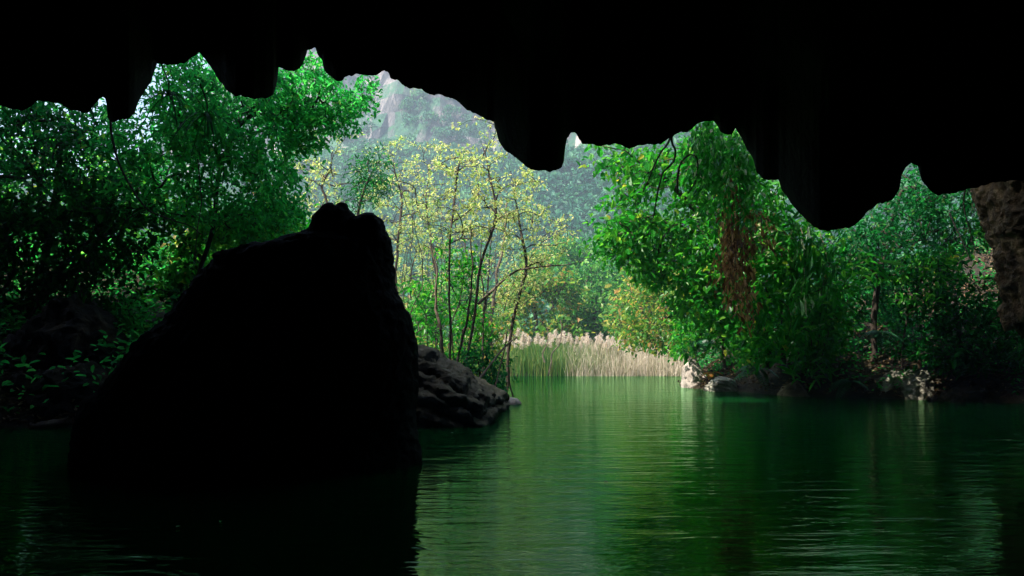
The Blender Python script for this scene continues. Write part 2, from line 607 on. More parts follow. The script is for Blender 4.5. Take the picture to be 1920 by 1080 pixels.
# ------------------------------------------------------------------ rocks
def remeshed(V, faces, voxel):
    me = bpy.data.meshes.new("tmp")
    me.from_pydata([tuple(v) for v in V], [], [list(map(int, f)) for f in faces])
    ob = bpy.data.objects.new("tmp", me)
    COL.objects.link(ob)
    md = ob.modifiers.new("r", 'REMESH')
    md.mode = 'VOXEL'
    md.voxel_size = voxel
    dg = bpy.context.evaluated_depsgraph_get()
    ev = ob.evaluated_get(dg)
    m2 = ev.to_mesh()
    n = len(m2.vertices)
    co = np.empty(n * 3, np.float32)
    m2.vertices.foreach_get("co", co)
    no = np.empty(n * 3, np.float32)
    m2.vertices.foreach_get("normal", no)
    fs = [list(p.vertices) for p in m2.polygons]
    ev.to_mesh_clear()
    bpy.data.objects.remove(ob)
    bpy.data.meshes.remove(me)
    q = np.array([f for f in fs if len(f) == 4], int).reshape(-1, 4)
    t = np.array([f for f in fs if len(f) == 3], int).reshape(-1, 3)
    return co.reshape(-1, 3).astype(float), no.reshape(-1, 3).astype(float), [x for x in (q, t) if len(x)]


def stack_geo(poly, Ym, depth, rows=40, seg=28, power=2.4, lean=0.0, zmin=None):
    """closed stack of rounded rings that follows an outline measured at distance Ym"""
    W = np.array([P(x, y, Ym) for x, y in poly])
    z0, z1 = W[:, 2].min(), W[:, 2].max()
    if zmin is not None:
        z0 = min(z0, zmin)
    zs = np.linspace(z0, z1 - 0.004, rows)
    rings = []
    X, Z = W[:, 0], W[:, 2]
    for z in zs:
        zz = max(z, W[:, 2].min() + 0.003)
        xs = []
        for i in range(len(X)):
            j = (i + 1) % len(X)
            if (Z[i] > zz) != (Z[j] > zz):
                xs.append(X[i] + (zz - Z[i]) / (Z[j] - Z[i]) * (X[j] - X[i]))
        if len(xs) < 2:
            continue
        a, b = min(xs), max(xs)
        rings.append((z, (a + b) / 2, (b - a) / 2))
    V, Fc = [], []
    wmax = max(r[2] for r in rings)
    ang = np.linspace(0, 2 * np.pi, seg, endpoint=False)
    for z, c, h in rings:
        dep = depth * min(1.0, (h / wmax) * 0.75 + 0.25)
        dep = min(dep, h * 1.8 + 0.05)
        cs, sn = np.cos(ang), np.sin(ang)
        ex = np.sign(cs) * np.abs(cs) ** (2 / power)
        ey = np.sign(sn) * np.abs(sn) ** (2 / power)
        for k in range(seg):
            V.append((c + h * ex[k], Ym + dep * ey[k] + lean * (z - z0), z))
    nr = len(rings)
    for r_ in range(nr - 1):
        for k in range(seg):
            k2 = (k + 1) % seg
            Fc.append((r_ * seg + k, r_ * seg + k2, (r_ + 1) * seg + k2, (r_ + 1) * seg + k))
    Fc.append(tuple(range(seg))[::-1])
    Fc.append(tuple((nr - 1) * seg + k for k in range(seg)))
    return np.array(V), Fc


def outline_rock(name, label, cat, polys, mat, voxel=0.05, amp=0.06, sc=0.5, strata=None, group=None, ridged=0.5, smooth=True, seed=3, power=2.4, zmin=None, octv=5, fit=False, facets=0):
    """polys: [(px outline, Y, half depth)]"""
    Vs, Fs, o = [], [], 0
    for poly, Ym, dep in polys:
        V, Fc = stack_geo(poly, Ym, dep, power=power, zmin=zmin)
        Vs.append(V)
        Fs += [[i + o for i in f] for f in Fc]
        o += len(V)
    co, no, fs = remeshed(np.concatenate(Vs), Fs, voxel)
    if facets:
        c0 = co.mean(0)
        fr_ = np.random.default_rng(seed + 500)
        for _ in range(facets):
            n_ = fr_.normal(0, 1, 3)
            n_[2] = n_[2] * 0.7 + 0.25
            n_ /= np.linalg.norm(n_)
            pr = (co - c0) @ n_
            h_ = pr.max() * fr_.uniform(0.55, 0.85)
            co = co - np.clip(pr - h_, 0, None)[:, None] * n_ * 0.9
    ca, sa = math.cos(0.7), math.sin(0.7)
    rot = np.array([[ca, -sa, 0], [sa, ca, 0], [0, 0, 1.0]]) @ np.array([[1, 0, 0], [0, math.cos(0.9), -math.sin(0.9)], [0, math.sin(0.9), math.cos(0.9)]])
    cr = co @ rot.T
    cr = cr + 0.35 * sc * np.stack([fbm(cr, sc * 1.3, 2, seed + 40), fbm(cr, sc * 1.3, 2, seed + 43), fbm(cr, sc * 1.3, 2, seed + 46)], 1)
    d = amp * (fbm(cr, sc, octv, seed) * (1 - ridged) * 1.4 + ridged * fbm(cr @ rot, sc * 0.8, octv, seed + 9, ridged=True))
    d = d + 0.35 * amp * fbm(cr, sc * 0.28, 3, seed + 14, ridged=True)
    if strata:
        A, per = strata
        ph = (co[:, 2] + 0.42 * co[:, 0]) / per + 1.3 * fbm(co * np.array([1, 1, 0.5]), 0.9, 4, seed + 4)
        w = np.abs(np.sin(np.pi * ph))
        flute = np.abs(np.sin(np.pi * (co[:, 0] * 1.0 + co[:, 1] * .4 + 0.8 * fbm(co, 0.8, 2, seed + 5)) / (per * 1.9)))
        h = np.clip(1 - np.abs(no[:, 2]) * 0.6, 0, 1)
        d = d - A * h * (1 - w ** 0.6) - A * 0.45 * h * (1 - flute ** 0.6)
    co = co + no * d[:, None]
    if fit:
        # keep the widths of the outline row by row after the roughening
        bins = np.arange(380, 905, 5.0)
        want = []
        for yb in bins:
            xs = []
            for poly, _, _ in polys:
                for i in range(len(poly)):
                    (xa, ya), (xb, yb2) = poly[i], poly[(i + 1) % len(poly)]
                    if (ya > yb) != (yb2 > yb):
                        xs.append(xa + (yb - ya) / (yb2 - ya) * (xb - xa))
            want.append((min(xs), max(xs)) if xs else (np.nan, np.nan))
        want = np.array(want)
        px = co[:, 0] / co[:, 1] * F + 960
        py = HZ - (co[:, 2] - CAMH) / co[:, 1] * F
        have = np.full_like(want, np.nan)
        for i, yb in enumerate(bins):
            m_ = np.abs(py - yb) < 6
            if m_.any():
                have[i] = px[m_].min(), px[m_].max()
        okb = ~np.isnan(want[:, 0]) & ~np.isnan(have[:, 0])
        dl = np.interp(py, bins[okb], (want - have)[okb, 0])
        dr = np.interp(py, bins[okb], (want - have)[okb, 1])
        hl = np.interp(py, bins[okb], have[okb, 0])
        hr = np.interp(py, bins[okb], have[okb, 1])
        w_ = np.clip((px - hl) / (hr - hl + 1e-6), 0, 1)
        fd = sstep(475, 500, py)
        px = px + fd * (dl * (1 - w_) + dr * w_) + 3.0 * fbm(co, 0.16, 3, 99)
        co[:, 0] = (px - 960) / F * co[:, 1]
    base = (float(co[:, 0].mean()), float(co[:, 1].mean()), max(0.0, float(co[:, 2].min())))
    ob = mesh_np(name, co, fs, mat, None, smooth, loc=base)
    return tag(ob, label, cat, group)


# ------------------------------------------------------------------ water, ground
structure(mesh_np("river_water", [(-60, -14, 0), (60, -14, 0), (60, 60, 0), (-60, 60, 0)], [np.array([[0, 1, 2, 3]])], M['water']))

SHORE = np.array([(-16, -14), (16, -14), (15, 8), (14.2, 14), (12.6, 18.2), (10.8, 19.3), (9.0, 20.4), (7.4, 21.3), (6.7, 22.8), (5.6, 24.6),
                  (5.7, 26.5), (6.8, 29), (7.6, 32), (7.3, 33.2), (5, 33.4), (2.5, 33.2), (-0.3, 33.0), (-0.45, 31), (-0.5, 24), (-0.6, 20), (-0.7, 14.6), (-1.6, 13.2),
                  (-5, 13.0), (-8.5, 13.2), (-13, 12.6), (-16, 11)], float)


def shore_dist(x, y):
    d = np.full(len(x), 1e9)
    n = len(SHORE)
    for i in range(n):
        a, b = SHORE[i], SHORE[(i + 1) % n]
        ab = b - a
        t = np.clip(((x - a[0]) * ab[0] + (y - a[1]) * ab[1]) / (ab @ ab), 0, 1)
        d = np.minimum(d, np.hypot(x - a[0] - t * ab[0], y - a[1] - t * ab[1]))
    return np.where(in_poly(x, y, SHORE), -d, d)


def ground_z(x, y):
    x, y = np.asarray(x, float), np.asarray(y, float)
    d = shore_dist(x, y)
    p = np.stack([x, y, 0 * x], 1)
    out = np.maximum(d, 0)
    right = sstep(5.5, 9, x) * (1 - sstep(34, 44, y))
    left = sstep(-2.0, -6, x) * (1 - sstep(24, 40, y))
    far = sstep(32, 34, y)
    z = 0.42 * (1 - np.exp(-out / 0.7)) + right * np.minimum(out, 14) * 0.42 + left * np.minimum(out, 12) * 0.33 + (1 - far) * (1 - right) * (1 - left) * 0.18 * np.minimum(out, 5)
    z = z + 0.012 * np.minimum(out, 80)
    z = z + (fbm(p, 1.6, 4, 21) * 0.22 + fbm(p, 0.4, 3, 25) * 0.05) * sstep(0, 1.2, out)
    return np.where(d < 0, -1.6 * (1 - np.exp(d / 1.0)), z)


def axis_grid(segs):
    out = []
    for a, b, s in segs:
        out += list(np.arange(a, b, s))
    out.append(segs[-1][1])
    return np.array(out)


gx = axis_grid([(-440, -60, 20), (-60, -22, 2), (-22, 26, 0.3), (26, 60, 2), (60, 440, 20)])
gy = axis_grid([(-40, 8, 4), (8, 40, 0.3), (40, 90, 2.0), (90, 420, 15)])
GX, GY = np.meshgrid(gx, gy)
gz = ground_z(GX.ravel(), GY.ravel())
nx, ny = len(gx), len(gy)
idx = np.arange(nx * ny).reshape(ny, nx)
quads = np.stack([idx[:-1, :-1], idx[:-1, 1:], idx[1:, 1:], idx[1:, :-1]], 2).reshape(-1, 4)
structure(mesh_np("ground", np.stack([GX.ravel(), GY.ravel(), gz], 1), [quads], M['soil'], None, True))

# ------------------------------------------------------------------ the cave: one shell of rock, ceiling, lip and the hill above it
SIL = np.array([(-2600, 1000), (-900, 990), (-420, 960), (-300, 880), (-240, 640), (-190, 400), (-140, 250), (-60, 200), (0, 197), (37, 207), (55, 198), (70, 186), (110, 195), (140, 205), (163, 213),
                (176, 197), (192, 180), (199, 184), (200, 205), (202, 222), (215, 227), (240, 222), (252, 212), (260, 188), (272, 168), (283, 155), (285, 130), (284, 117), (290, 112), (297, 118), (320, 119), (345, 117), (365, 105),
                (374, 98), (381, 110), (400, 130), (412, 150), (425, 168), (440, 178), (470, 183), (500, 184), (513, 176), (517, 155), (516, 137), (522, 124), (535, 130), (550, 134), (562, 128), (570, 115), (576, 93), (591, 90),
                (596, 105), (604, 113), (607, 130), (625, 145), (640, 150), (655, 142), (668, 137), (690, 143), (710, 140), (721, 131), (727, 131), (732, 143), (750, 152), (760, 161), (790, 165), (805, 172), (815, 179), (822, 175),
                (840, 180), (862, 193), (875, 205), (890, 210), (910, 222), (926, 228), (930, 242), (935, 262), (945, 278), (968, 292), (985, 308), (1000, 317), (1032, 323), (1050, 315), (1058, 300), (1060, 275), (1063, 260), (1070, 250),
                (1078, 247), (1086, 260), (1092, 268), (1115, 273), (1150, 268), (1180, 275), (1215, 268), (1240, 268), (1265, 252), (1290, 243), (1305, 232), (1320, 227), (1338, 224), (1350, 245), (1362, 250), (1372, 252), (1379, 240),
                (1390, 255), (1400, 280), (1413, 300), (1418, 320), (1430, 333), (1460, 338), (1465, 355), (1480, 375), (1500, 400), (1515, 415), (1535, 427), (1560, 430), (1590, 426), (1610, 412), (1630, 395), (1650, 380), (1674, 375),
                (1687, 355), (1691, 330), (1699, 312), (1708, 304), (1722, 310), (1727, 335), (1740, 352), (1758, 366), (1790, 360), (1830, 353), (1860, 340), (1890, 337), (1920, 338), (2000, 350), (2080, 430), (2130, 640), (2180, 860),
                (2300, 960), (2800, 990), (4500, 1000)], float)
px_u = np.unique(np.concatenate([np.arange(-2600, -300, 60), np.arange(-300, 2300, 2.2), np.arange(2300, 4501, 60)]))
sy = np.interp(px_u, SIL[:, 0], SIL[:, 1])
inner = sstep(-280, -160, px_u) * (1 - sstep(2060, 2180, px_u))
q = np.stack([px_u, 0 * px_u, 0 * px_u], 1)
sy = sy + inner * (fbm(q, 26, 5, 61, gain=0.65, ridged=True) * 4.5 + fbm(q, 11, 3, 67) * 3.2)
LIP = np.array([(-2600, 13), (-400, 13), (-100, 12.5), (150, 12.2), (230, 11.2), (300, 12.0), (460, 11.0), (560, 11.8), (760, 11.5), (900, 11.0), (1000, 9.6), (1060, 9.9), (1080, 10.8), (1250, 11.6), (1340, 12), (1420, 11.6),
                (1560, 10.6), (1680, 11.2), (1720, 12), (1850, 13), (2100, 14), (4500, 14)], float)
Yl = np.interp(px_u, LIP[:, 0], LIP[:, 1])
Yl = np.convolve(np.pad(Yl, 12, mode='edge'), np.ones(25) / 25, mode='valid') + fbm(q, 60, 3, 77) * 0.25 * inner
s_ = (HZ - sy) / F
u = (px_u - 960) / F
wall = 1 - inner
rows = []
tin = np.concatenate([np.linspace(0, 0.12, 8)[:-1], np.linspace(0.12, 0.8, 26)[:-1], np.linspace(0.8, 1.0, 22)])
for t in tin:
    Y = -10 + t * (Yl + 10)
    gap = Yl - Y
    ex = 0.75 * (1 - np.exp(-(gap / 0.8) ** 2)) + 0.2 * gap
    z = CAMH + s_ * np.maximum(Y, 0) + ex
    X = u * np.maximum(Y, 8.0)
    pts = np.stack([X, Y, z], 1)
    n_ = fbm(pts, 1.6, 5, 41, ridged=True) * 0.5 + 0.45
    z = z + n_ * 0.7 * (1 - np.exp(-gap / 0.8))
    z = z * (1 - wall) + (-1.5) * wall
    back = sstep(0.0, 0.11, t)
    z = -1.5 * (1 - back) + z * back
    rows.append(np.stack([X, Y, z], 1))
zl = rows[-1][:, 2]
XL = u * Yl
Ysm = np.maximum(Yl, np.convolve(np.pad(Yl, 100, mode='edge'), np.ones(201) / 201, mode='valid') + 0.9)
shade_hump = 2.5 * sstep(-1.4, 0.8, XL) * (1 - sstep(8, 14, XL))  # unseen rise added to the hill top to cast shade on the right bank
for w_ in (0.04, 0.1, 0.18, 0.28, 0.4, 0.55, 0.7, 0.85, 1.0):
    hy = Yl + (Ysm - Yl) * sstep(0.1, 0.6, w_) + 1.0 * np.sqrt(w_) * (0.35 + 0.65 * w_)
    pts = np.stack([XL, hy, zl + w_ * 12], 1)
    top = HILL_TOP + 1.2 * fbm(q, 300, 3, 91) + shade_hump
    z = zl + (top - zl) * w_ ** 1.15
    hy = hy + (fbm(pts, 1.4, 4, 51) * 0.5 + 0.25) * np.minimum(1, w_ * 3)
    rows.append(np.stack([XL, hy, z], 1))
for w_ in (0.08, 0.2, 0.4, 0.6, 0.8, 1.0):
    Y = Ysm + 1.3 - w_ * 26
    X = u * Yl
    top = HILL_TOP + 1.2 * fbm(q, 300, 3, 91) + shade_hump + 6 * w_ + 1.0 * fbm(np.stack([X, Y, 0 * X], 1), 4, 4, 93)
    rows.append(np.stack([X, Y, top], 1))
rows.append(np.stack([u * Yl, Yl - 26.0, np.full(len(u), -2.0)], 1))
R = np.stack(rows)
nr, nc = R.shape[:2]
idx = np.arange(nr * nc).reshape(nr, nc)
quads = np.stack([idx[:-1, :-1], idx[1:, :-1], idx[1:, 1:], idx[:-1, 1:]], 2).reshape(-1, 4)
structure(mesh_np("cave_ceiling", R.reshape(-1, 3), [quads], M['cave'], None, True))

# ------------------------------------------------------------------ far mountain and its forest
def mountain_z(x, y):
    p = np.stack([x, y, 0 * x], 1)
    B = 150 - 0.55 * np.clip(x, -20, 90) + 7 * fbm(p * np.array([[1, 0, 0]]), 30, 3, 71)
    left = 0.72 + 0.28 * sstep(-125, -50, x)
    t = np.clip((y - 62) / (B - 62), 0, 1)
    z = 37 * left * t ** 1.25 * (1 - 0.25 * sstep(40, 90, x))
    H = (8 + 42 * sstep(-90, -48, x)) * (1 - 0.35 * sstep(30, 80, x))
    c = fbm(np.stack([x, 0 * x, 0 * x], 1), 14, 3, 73) * 4
    z = z + H * sstep(0, 24, y - B + c) + 0.2 * np.clip(y - B - 13, 0, 80)
    z = z + (fbm(p, 38, 4, 75) * 6 + fbm(p, 9, 3, 79) * 2.2) * sstep(0, 30, y - 62)
    return z - 1.0


mx = np.arange(-190, 200, 1.6)
my = np.arange(60, 270, 1.3)
MX, MY = np.meshgrid(mx, my)
mz = mountain_z(MX.ravel(), MY.ravel())
mp_ = np.stack([MX.ravel(), MY.ravel(), mz], 1)
dzdy = np.gradient(mz.reshape(MX.shape), 1.3, axis=0).ravel()
steep = sstep(1.2, 2.5, dzdy)
mp_[:, 1] += steep * (fbm(mp_ * np.array([1, 1, 0.35]), 5.0, 4, 83, ridged=True) * 2.6)
mp_[:, 0] += steep * fbm(mp_, 6.0, 3, 87) * 1.2
idx = np.arange(len(mp_)).reshape(MX.shape)
quads = np.stack([idx[:-1, :-1], idx[:-1, 1:], idx[1:, 1:], idx[1:, :-1]], 2).reshape(-1, 4)
structure(mesh_np("mountain", mp_, [quads], M['mountain'], None, False))


def forest():
    n0 = 9500
    x = rng.uniform(-130, 135, n0)
    y = 62 + 150 * rng.random(n0) ** 1.2
    x2 = rng.uniform(-100, 60, 2600)
    y2 = 150 - 0.55 * np.clip(x2, -20, 90) + rng.uniform(-10, 40, 2600)
    x, y = np.concatenate([x, x2]), np.concatenate([y, y2])
    ok = (np.abs(x) < y * 0.72 + 4)
    x, y = x[ok], y[ok]
    z = mountain_z(x, y)
    sl = (mountain_z(x, y + 1.0) - mountain_z(x, y - 1.0)) / 2
    keep = (sl < 1.15) | (fbm(np.stack([x, y, 0 * x], 1), 9, 3, 97) > -0.08)
    x, y, z, sl = x[keep], y[keep], z[keep], sl[keep]
    n = len(x)
    Rr = rng.uniform(1.1, 2.9, n) * np.where(sl > 1.15, 0.6, 1)
    tint = np.clip(0.5 + 0.45 * fbm(np.stack([x, y, 0 * x], 1), 16, 3, 95) + rng.normal(0, 0.2, n), 0, 1)
    kf = 84
    d = rng.normal(0, 1, (n, kf, 3))
    d /= np.linalg.norm(d, axis=2, keepdims=True)
    d[:, :, 2] = np.abs(d[:, :, 2]) * 1.0 - 0.25
    rr = Rr[:, None, None] * rng.uniform(0.72, 1.08, (n, kf, 1))
    lump = 1 + 0.22 * np.sin(d[:, :, 0:1] * 5 + rng.uniform(0, 6, (n, 1, 1))) * np.cos(d[:, :, 1:2] * 5)
    pos = np.stack([x, y, z], 1)[:, None, :] + np.array([0, 0, 1.0]) * Rr[:, None, None] * 0.55 + d * rr * lump * np.array([1, 1, 0.95])
    pos = pos.reshape(-1, 3)
    nm = d.reshape(-1, 3) + rng.normal(0, 0.45, (n * kf, 3))
    ax = rng.normal(0, 1, (n * kf, 3))
    sz = np.repeat(Rr, kf) * rng.uniform(0.20, 0.46, n * kf)
    V, Fc = leaf_geo(pos, ax, nm, sz, sz * 0.8, 0.25)
    ob = mesh_np("forest", V, [Fc], M['forest'], None, False, tint=np.repeat(tint, kf * 6))
    tag(ob, "hazy green forest covering the mountain slope below the cliffs", "forest", kind="stuff")


forest()

# ------------------------------------------------------------------ foreground boulder and rocks
BOULDER = [(118, 930), (128, 845), (136, 790), (150, 752), (186, 722), (212, 690), (248, 640), (298, 600), (330, 560), (377, 502), (394, 492), (440, 474), (500, 463), (540, 448), (570, 434), (600, 432),
           (718, 462), (735, 482), (742, 510), (746, 545), (770, 590), (783, 640), (786, 720), (781, 790), (790, 850), (800, 930)]
KNOBS = [([(556, 540), (572, 446), (584, 422), (592, 402), (604, 390), (618, 386), (630, 391), (638, 402), (646, 540)], 9.4, 0.34),
         ([(620, 540), (624, 400), (632, 388), (643, 383), (653, 386), (662, 399), (666, 420), (672, 540)], 9.5, 0.32),
         ([(652, 550), (660, 412), (667, 402), (684, 399), (700, 400), (710, 409), (717, 428), (726, 455), (740, 550)], 9.5, 0.36)]
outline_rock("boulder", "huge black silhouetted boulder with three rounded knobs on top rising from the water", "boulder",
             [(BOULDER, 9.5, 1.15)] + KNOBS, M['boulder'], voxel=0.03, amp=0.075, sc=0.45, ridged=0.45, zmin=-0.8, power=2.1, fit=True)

LEDGE = [([(730, 850), (740, 690), (770, 655), (790, 648), (815, 657), (840, 676), (862, 690), (880, 704), (905, 725), (924, 742), (932, 760), (932, 830), (930, 850)], 14.6, 1.3),
         ([(740, 820), (750, 700), (790, 660), (850, 680), (900, 715), (945, 738), (952, 748), (950, 780), (940, 800)], 17.2, 1.7)]
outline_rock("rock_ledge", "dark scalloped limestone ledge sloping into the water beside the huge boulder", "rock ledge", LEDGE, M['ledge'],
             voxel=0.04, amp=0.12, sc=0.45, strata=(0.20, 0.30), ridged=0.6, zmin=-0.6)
outline_rock("rock", "small pale flat stone in the water at the tip of the dark ledge", "rock",
             [([(930, 775), (934, 756), (944, 748), (958, 745), (972, 748), (977, 756), (978, 775)], 18.4, 0.3)], M['pale_rock'], voxel=0.025, amp=0.04, sc=0.2)
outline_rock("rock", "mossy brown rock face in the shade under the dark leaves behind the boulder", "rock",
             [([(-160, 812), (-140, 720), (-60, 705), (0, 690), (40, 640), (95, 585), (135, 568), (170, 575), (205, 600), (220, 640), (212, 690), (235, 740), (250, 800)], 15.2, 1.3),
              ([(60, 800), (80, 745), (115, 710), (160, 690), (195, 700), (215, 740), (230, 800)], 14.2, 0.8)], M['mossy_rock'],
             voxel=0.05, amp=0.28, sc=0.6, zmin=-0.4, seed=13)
GR = "rocks along the far right bank of the river"
RIGHT = [
    ("tall pale pinkish rock standing at the corner of the bank by the straw reeds", [([(1276, 745), (1277, 720), (1282, 690), (1288, 676), (1302, 672), (1316, 684), (1322, 705), (1323, 745)], 24.8, 0.45)], 'pale_rock', 0.06, 0.3, None),
    ("dark squared rock tucked behind the tall pale pinkish rock", [([(1306, 745), (1308, 705), (1318, 690), (1345, 688), (1366, 700), (1372, 745)], 24.9, 0.4)], 'mossy_rock', 0.06, 0.3, None),
    ("dark wedge-shaped rock with wavy ridges at the waterline", [([(1312, 745), (1316, 724), (1322, 712), (1345, 706), (1368, 709), (1382, 718), (1384, 745)], 23.2, 0.5)], 'grey_rock', 0.05, 0.3, (0.06, 0.11)),
    ("low rock with a bright orange-brown top, half in the water", [([(1446, 755), (1450, 736), (1462, 730), (1480, 722), (1500, 710), (1516, 714), (1528, 728), (1534, 755)], 21.2, 0.5)], 'brown_rock', 0.07, 0.3, None),
    ("big broken brown rock rising behind the orange-topped rock", [([(1460, 745), (1464, 710), (1478, 688), (1500, 676), (1530, 678), (1548, 695), (1560, 720), (1565, 745)], 22.4, 0.6)], 'brown_rock', 0.12, 0.45, None),
    ("small rounded grey rock beside a hanging fern", [([(1524, 752), (1526, 718), (1536, 706), (1550, 703), (1566, 712), (1574, 728), (1576, 752)], 21.4, 0.4)], 'grey_rock', 0.06, 0.3, None),
    ("long slanting grey slab climbing from the water to the dark slope", [([(1622, 755), (1630, 726), (1652, 708), (1678, 690), (1680, 668), (1692, 660), (1708, 668), (1708, 690), (1700, 712), (1694, 755)], 20.5, 0.5)], 'grey_rock', 0.10, 0.4, None),
    ("tall pitted grey rock at the waterline, last of the bank rocks before the dark", [([(1682, 765), (1684, 738), (1694, 722), (1702, 700), (1716, 684), (1732, 680), (1744, 694), (1748, 720), (1750, 765)], 20.0, 0.5)], 'grey_rock', 0.10, 0.35, None),
    ("little tan stone lying on top of the pitted grey rock", [([(1706, 692), (1708, 680), (1716, 674), (1728, 676), (1732, 684), (1730, 692)], 20.0, 0.15)], 'brown_rock', 0.02, 0.2, None),
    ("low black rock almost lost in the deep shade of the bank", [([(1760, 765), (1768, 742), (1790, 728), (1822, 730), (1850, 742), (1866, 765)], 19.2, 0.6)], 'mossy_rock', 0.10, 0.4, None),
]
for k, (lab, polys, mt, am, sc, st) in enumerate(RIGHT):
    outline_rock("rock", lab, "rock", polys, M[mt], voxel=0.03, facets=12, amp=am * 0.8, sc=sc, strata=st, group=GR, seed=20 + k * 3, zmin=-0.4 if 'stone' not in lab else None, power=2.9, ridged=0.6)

outline_rock("rock_column", "pitted brown limestone column hanging from the cave roof above the right bank", "rock column",
             [([(1840, 250), (1846, 345), (1856, 380), (1868, 405), (1872, 440), (1884, 480), (1898, 520), (1914, 556), (1940, 590), (2010, 600), (2060, 560), (2080, 250)], 15.0, 1.0),
              ([(1880, 250), (1884, 420), (1896, 470), (1906, 600), (1960, 640), (2010, 560), (2010, 250)], 14.4, 0.8)], M['column_rock'],
             voxel=0.04, amp=0.2, sc=0.42, strata=None, seed=55)

# ------------------------------------------------------------------ vegetation, left side
BIG = dict(n_per=22, L=0.118, W=0.06, spread=0.15, droop=0.35, back=0.35)
tree("overhanging_tree", "large green leafy tree spreading its branches across the upper cave mouth", "tree",
     [(360, 640, 17.6), (372, 520, 17.4), (400, 420, 17.2), (410, 330, 17.0), (440, 250, 16.8), (480, 210, 16.8)], (0.05, 0.0042),
     [([(215, 240), (270, 205), (300, 150), (305, 122), (372, 100), (425, 170), (515, 186), (530, 150), (560, 180), (545, 300), (552, 400), (520, 430), (470, 440), (400, 430), (345, 330), (300, 420), (250, 360), (215, 320)], 15.4, 18.6, 640, 0.6, -0.12),
      ([(490, 200), (520, 150), (555, 140), (580, 95), (600, 130), (650, 150), (705, 145), (690, 190), (655, 230), (640, 250), (600, 240), (590, 270), (548, 280)], 16.6, 18.2, 190, 0.45, -0.1)],
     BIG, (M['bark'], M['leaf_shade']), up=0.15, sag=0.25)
tree("leafy_tree", "pale green leafy tree rising just behind the sloping left shoulder of the boulder", "tree",
     [(430, 640, 19), (440, 560, 19), (455, 480, 19), (470, 420, 19)], (0.07, 0.006),
     [([(340, 500), (350, 430), (400, 400), (470, 400), (545, 380), (560, 420), (520, 445), (440, 465), (390, 490)], 17.5, 20.5, 170),
      ([(300, 520), (330, 470), (400, 480), (370, 560), (320, 560)], 17.5, 20, 60)],
     dict(n_per=16, L=0.17, W=0.09, spread=0.2, droop=0.3), (M['bark'], M['leaf_fresh']))
tree("orange_shrub", "small shrub of orange and yellow leaves behind the boulder's left shoulder", "shrub",
     [(505, 640, 20.5), (506, 520, 20.5), (508, 430, 20.5)], (0.03, 0.005), [([(482, 450), (485, 370), (510, 350), (535, 380), (530, 440), (505, 470)], 20, 21.2, 45)],
     dict(n_per=14, L=0.11, W=0.06, spread=0.13), (M['bark'], M['leaf_orange']))
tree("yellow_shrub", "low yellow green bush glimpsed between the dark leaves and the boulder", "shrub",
     [(380, 640, 22), (375, 540, 22), (370, 480, 22)], (0.04, 0.005), [([(325, 560), (330, 460), (370, 430), (420, 440), (410, 500), (360, 560)], 21.5, 23.5, 70)],
     dict(n_per=15, L=0.14, W=0.08, spread=0.18), (M['bark'], M['leaf_olive']))
tree("dark_tree", "dense dark green tree filling the upper left corner under the cave roof", "tree",
     [(60, 680, 17.5), (75, 560, 17.3), (95, 440, 17), (110, 330, 16.6), (120, 250, 16.2)], (0.10, 0.006),
     [([(-120, 160), (0, 165), (80, 160), (165, 185), (200, 235), (230, 320), (200, 400), (120, 420), (-120, 430)], 15, 18.5, 430, 0.9, -0.45)],
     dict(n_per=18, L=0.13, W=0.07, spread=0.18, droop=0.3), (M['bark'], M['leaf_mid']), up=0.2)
tree("dark_tree", "black-green leaning tree in deep shade above the mossy rock", "tree",
     [(20, 700, 16.5), (50, 600, 16.3), (100, 520, 16), (170, 450, 15.7)], (0.08, 0.006),
     [([(-120, 420), (60, 400), (160, 380), (250, 360), (320, 420), (350, 500), (320, 570), (250, 620), (200, 590), (130, 560), (60, 590), (-120, 600)], 15, 18, 420)],
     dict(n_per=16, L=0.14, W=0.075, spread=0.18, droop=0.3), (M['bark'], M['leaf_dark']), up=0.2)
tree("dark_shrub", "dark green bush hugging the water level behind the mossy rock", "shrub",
     [(30, 760, 16), (30, 700, 16), (25, 640, 16)], (0.05, 0.006),
     [([(-120, 600), (0, 570), (60, 600), (30, 660), (0, 690), (-120, 740)], 15.2, 17, 100), ([(200, 640), (210, 590), (280, 560), (300, 590), (260, 640), (220, 680)], 15.8, 17, 60)],
     dict(n_per=15, L=0.13, W=0.07, spread=0.18), (M['bark'], M['leaf_shade']))
tree("shade_tree", "tall green tree standing in brighter haze behind the dark trees at the left bank", "tree",
     [(120, 660, 24), (130, 520, 24), (150, 380, 24), (170, 260, 24)], (0.14, 0.009),
     [([(-150, 330), (0, 260), (120, 230), (260, 260), (340, 330), (330, 480), (200, 560), (0, 560), (-150, 560)], 21.5, 26, 330)],
     dict(n_per=15, L=0.22, W=0.12, spread=0.3), (M['bark'], M['leaf_fresh']))


def polyline_thing(name, label, cat, px, r0, r1, mat, group=None, parts=None, sides=7, jit=0.0):
    L_ = smooth_line(PX(px), 0.12)
    n = len(L_)
    if jit:
        L_ = L_ + np.stack([fbm(L_, 0.5, 2, 3), fbm(L_, 0.5, 2, 8), fbm(L_, 0.5, 2, 12)], 1) * jit
    V, Fq = tube_tree(L_, np.arange(-1, n - 1), np.linspace(r0, r1, n) * (1 + 0.12 * fbm(L_, 0.25, 2, 9)), sides)
    if parts is None:
        ob = mesh_np(name, V, [Fq], mat, None, True, loc=L_[0])
        return tag(ob, label, cat, group), L_
    root = empty(name, L_[0], label, cat, group)
    mesh_np(parts, V, [Fq], mat, root, True)
    return root, L_


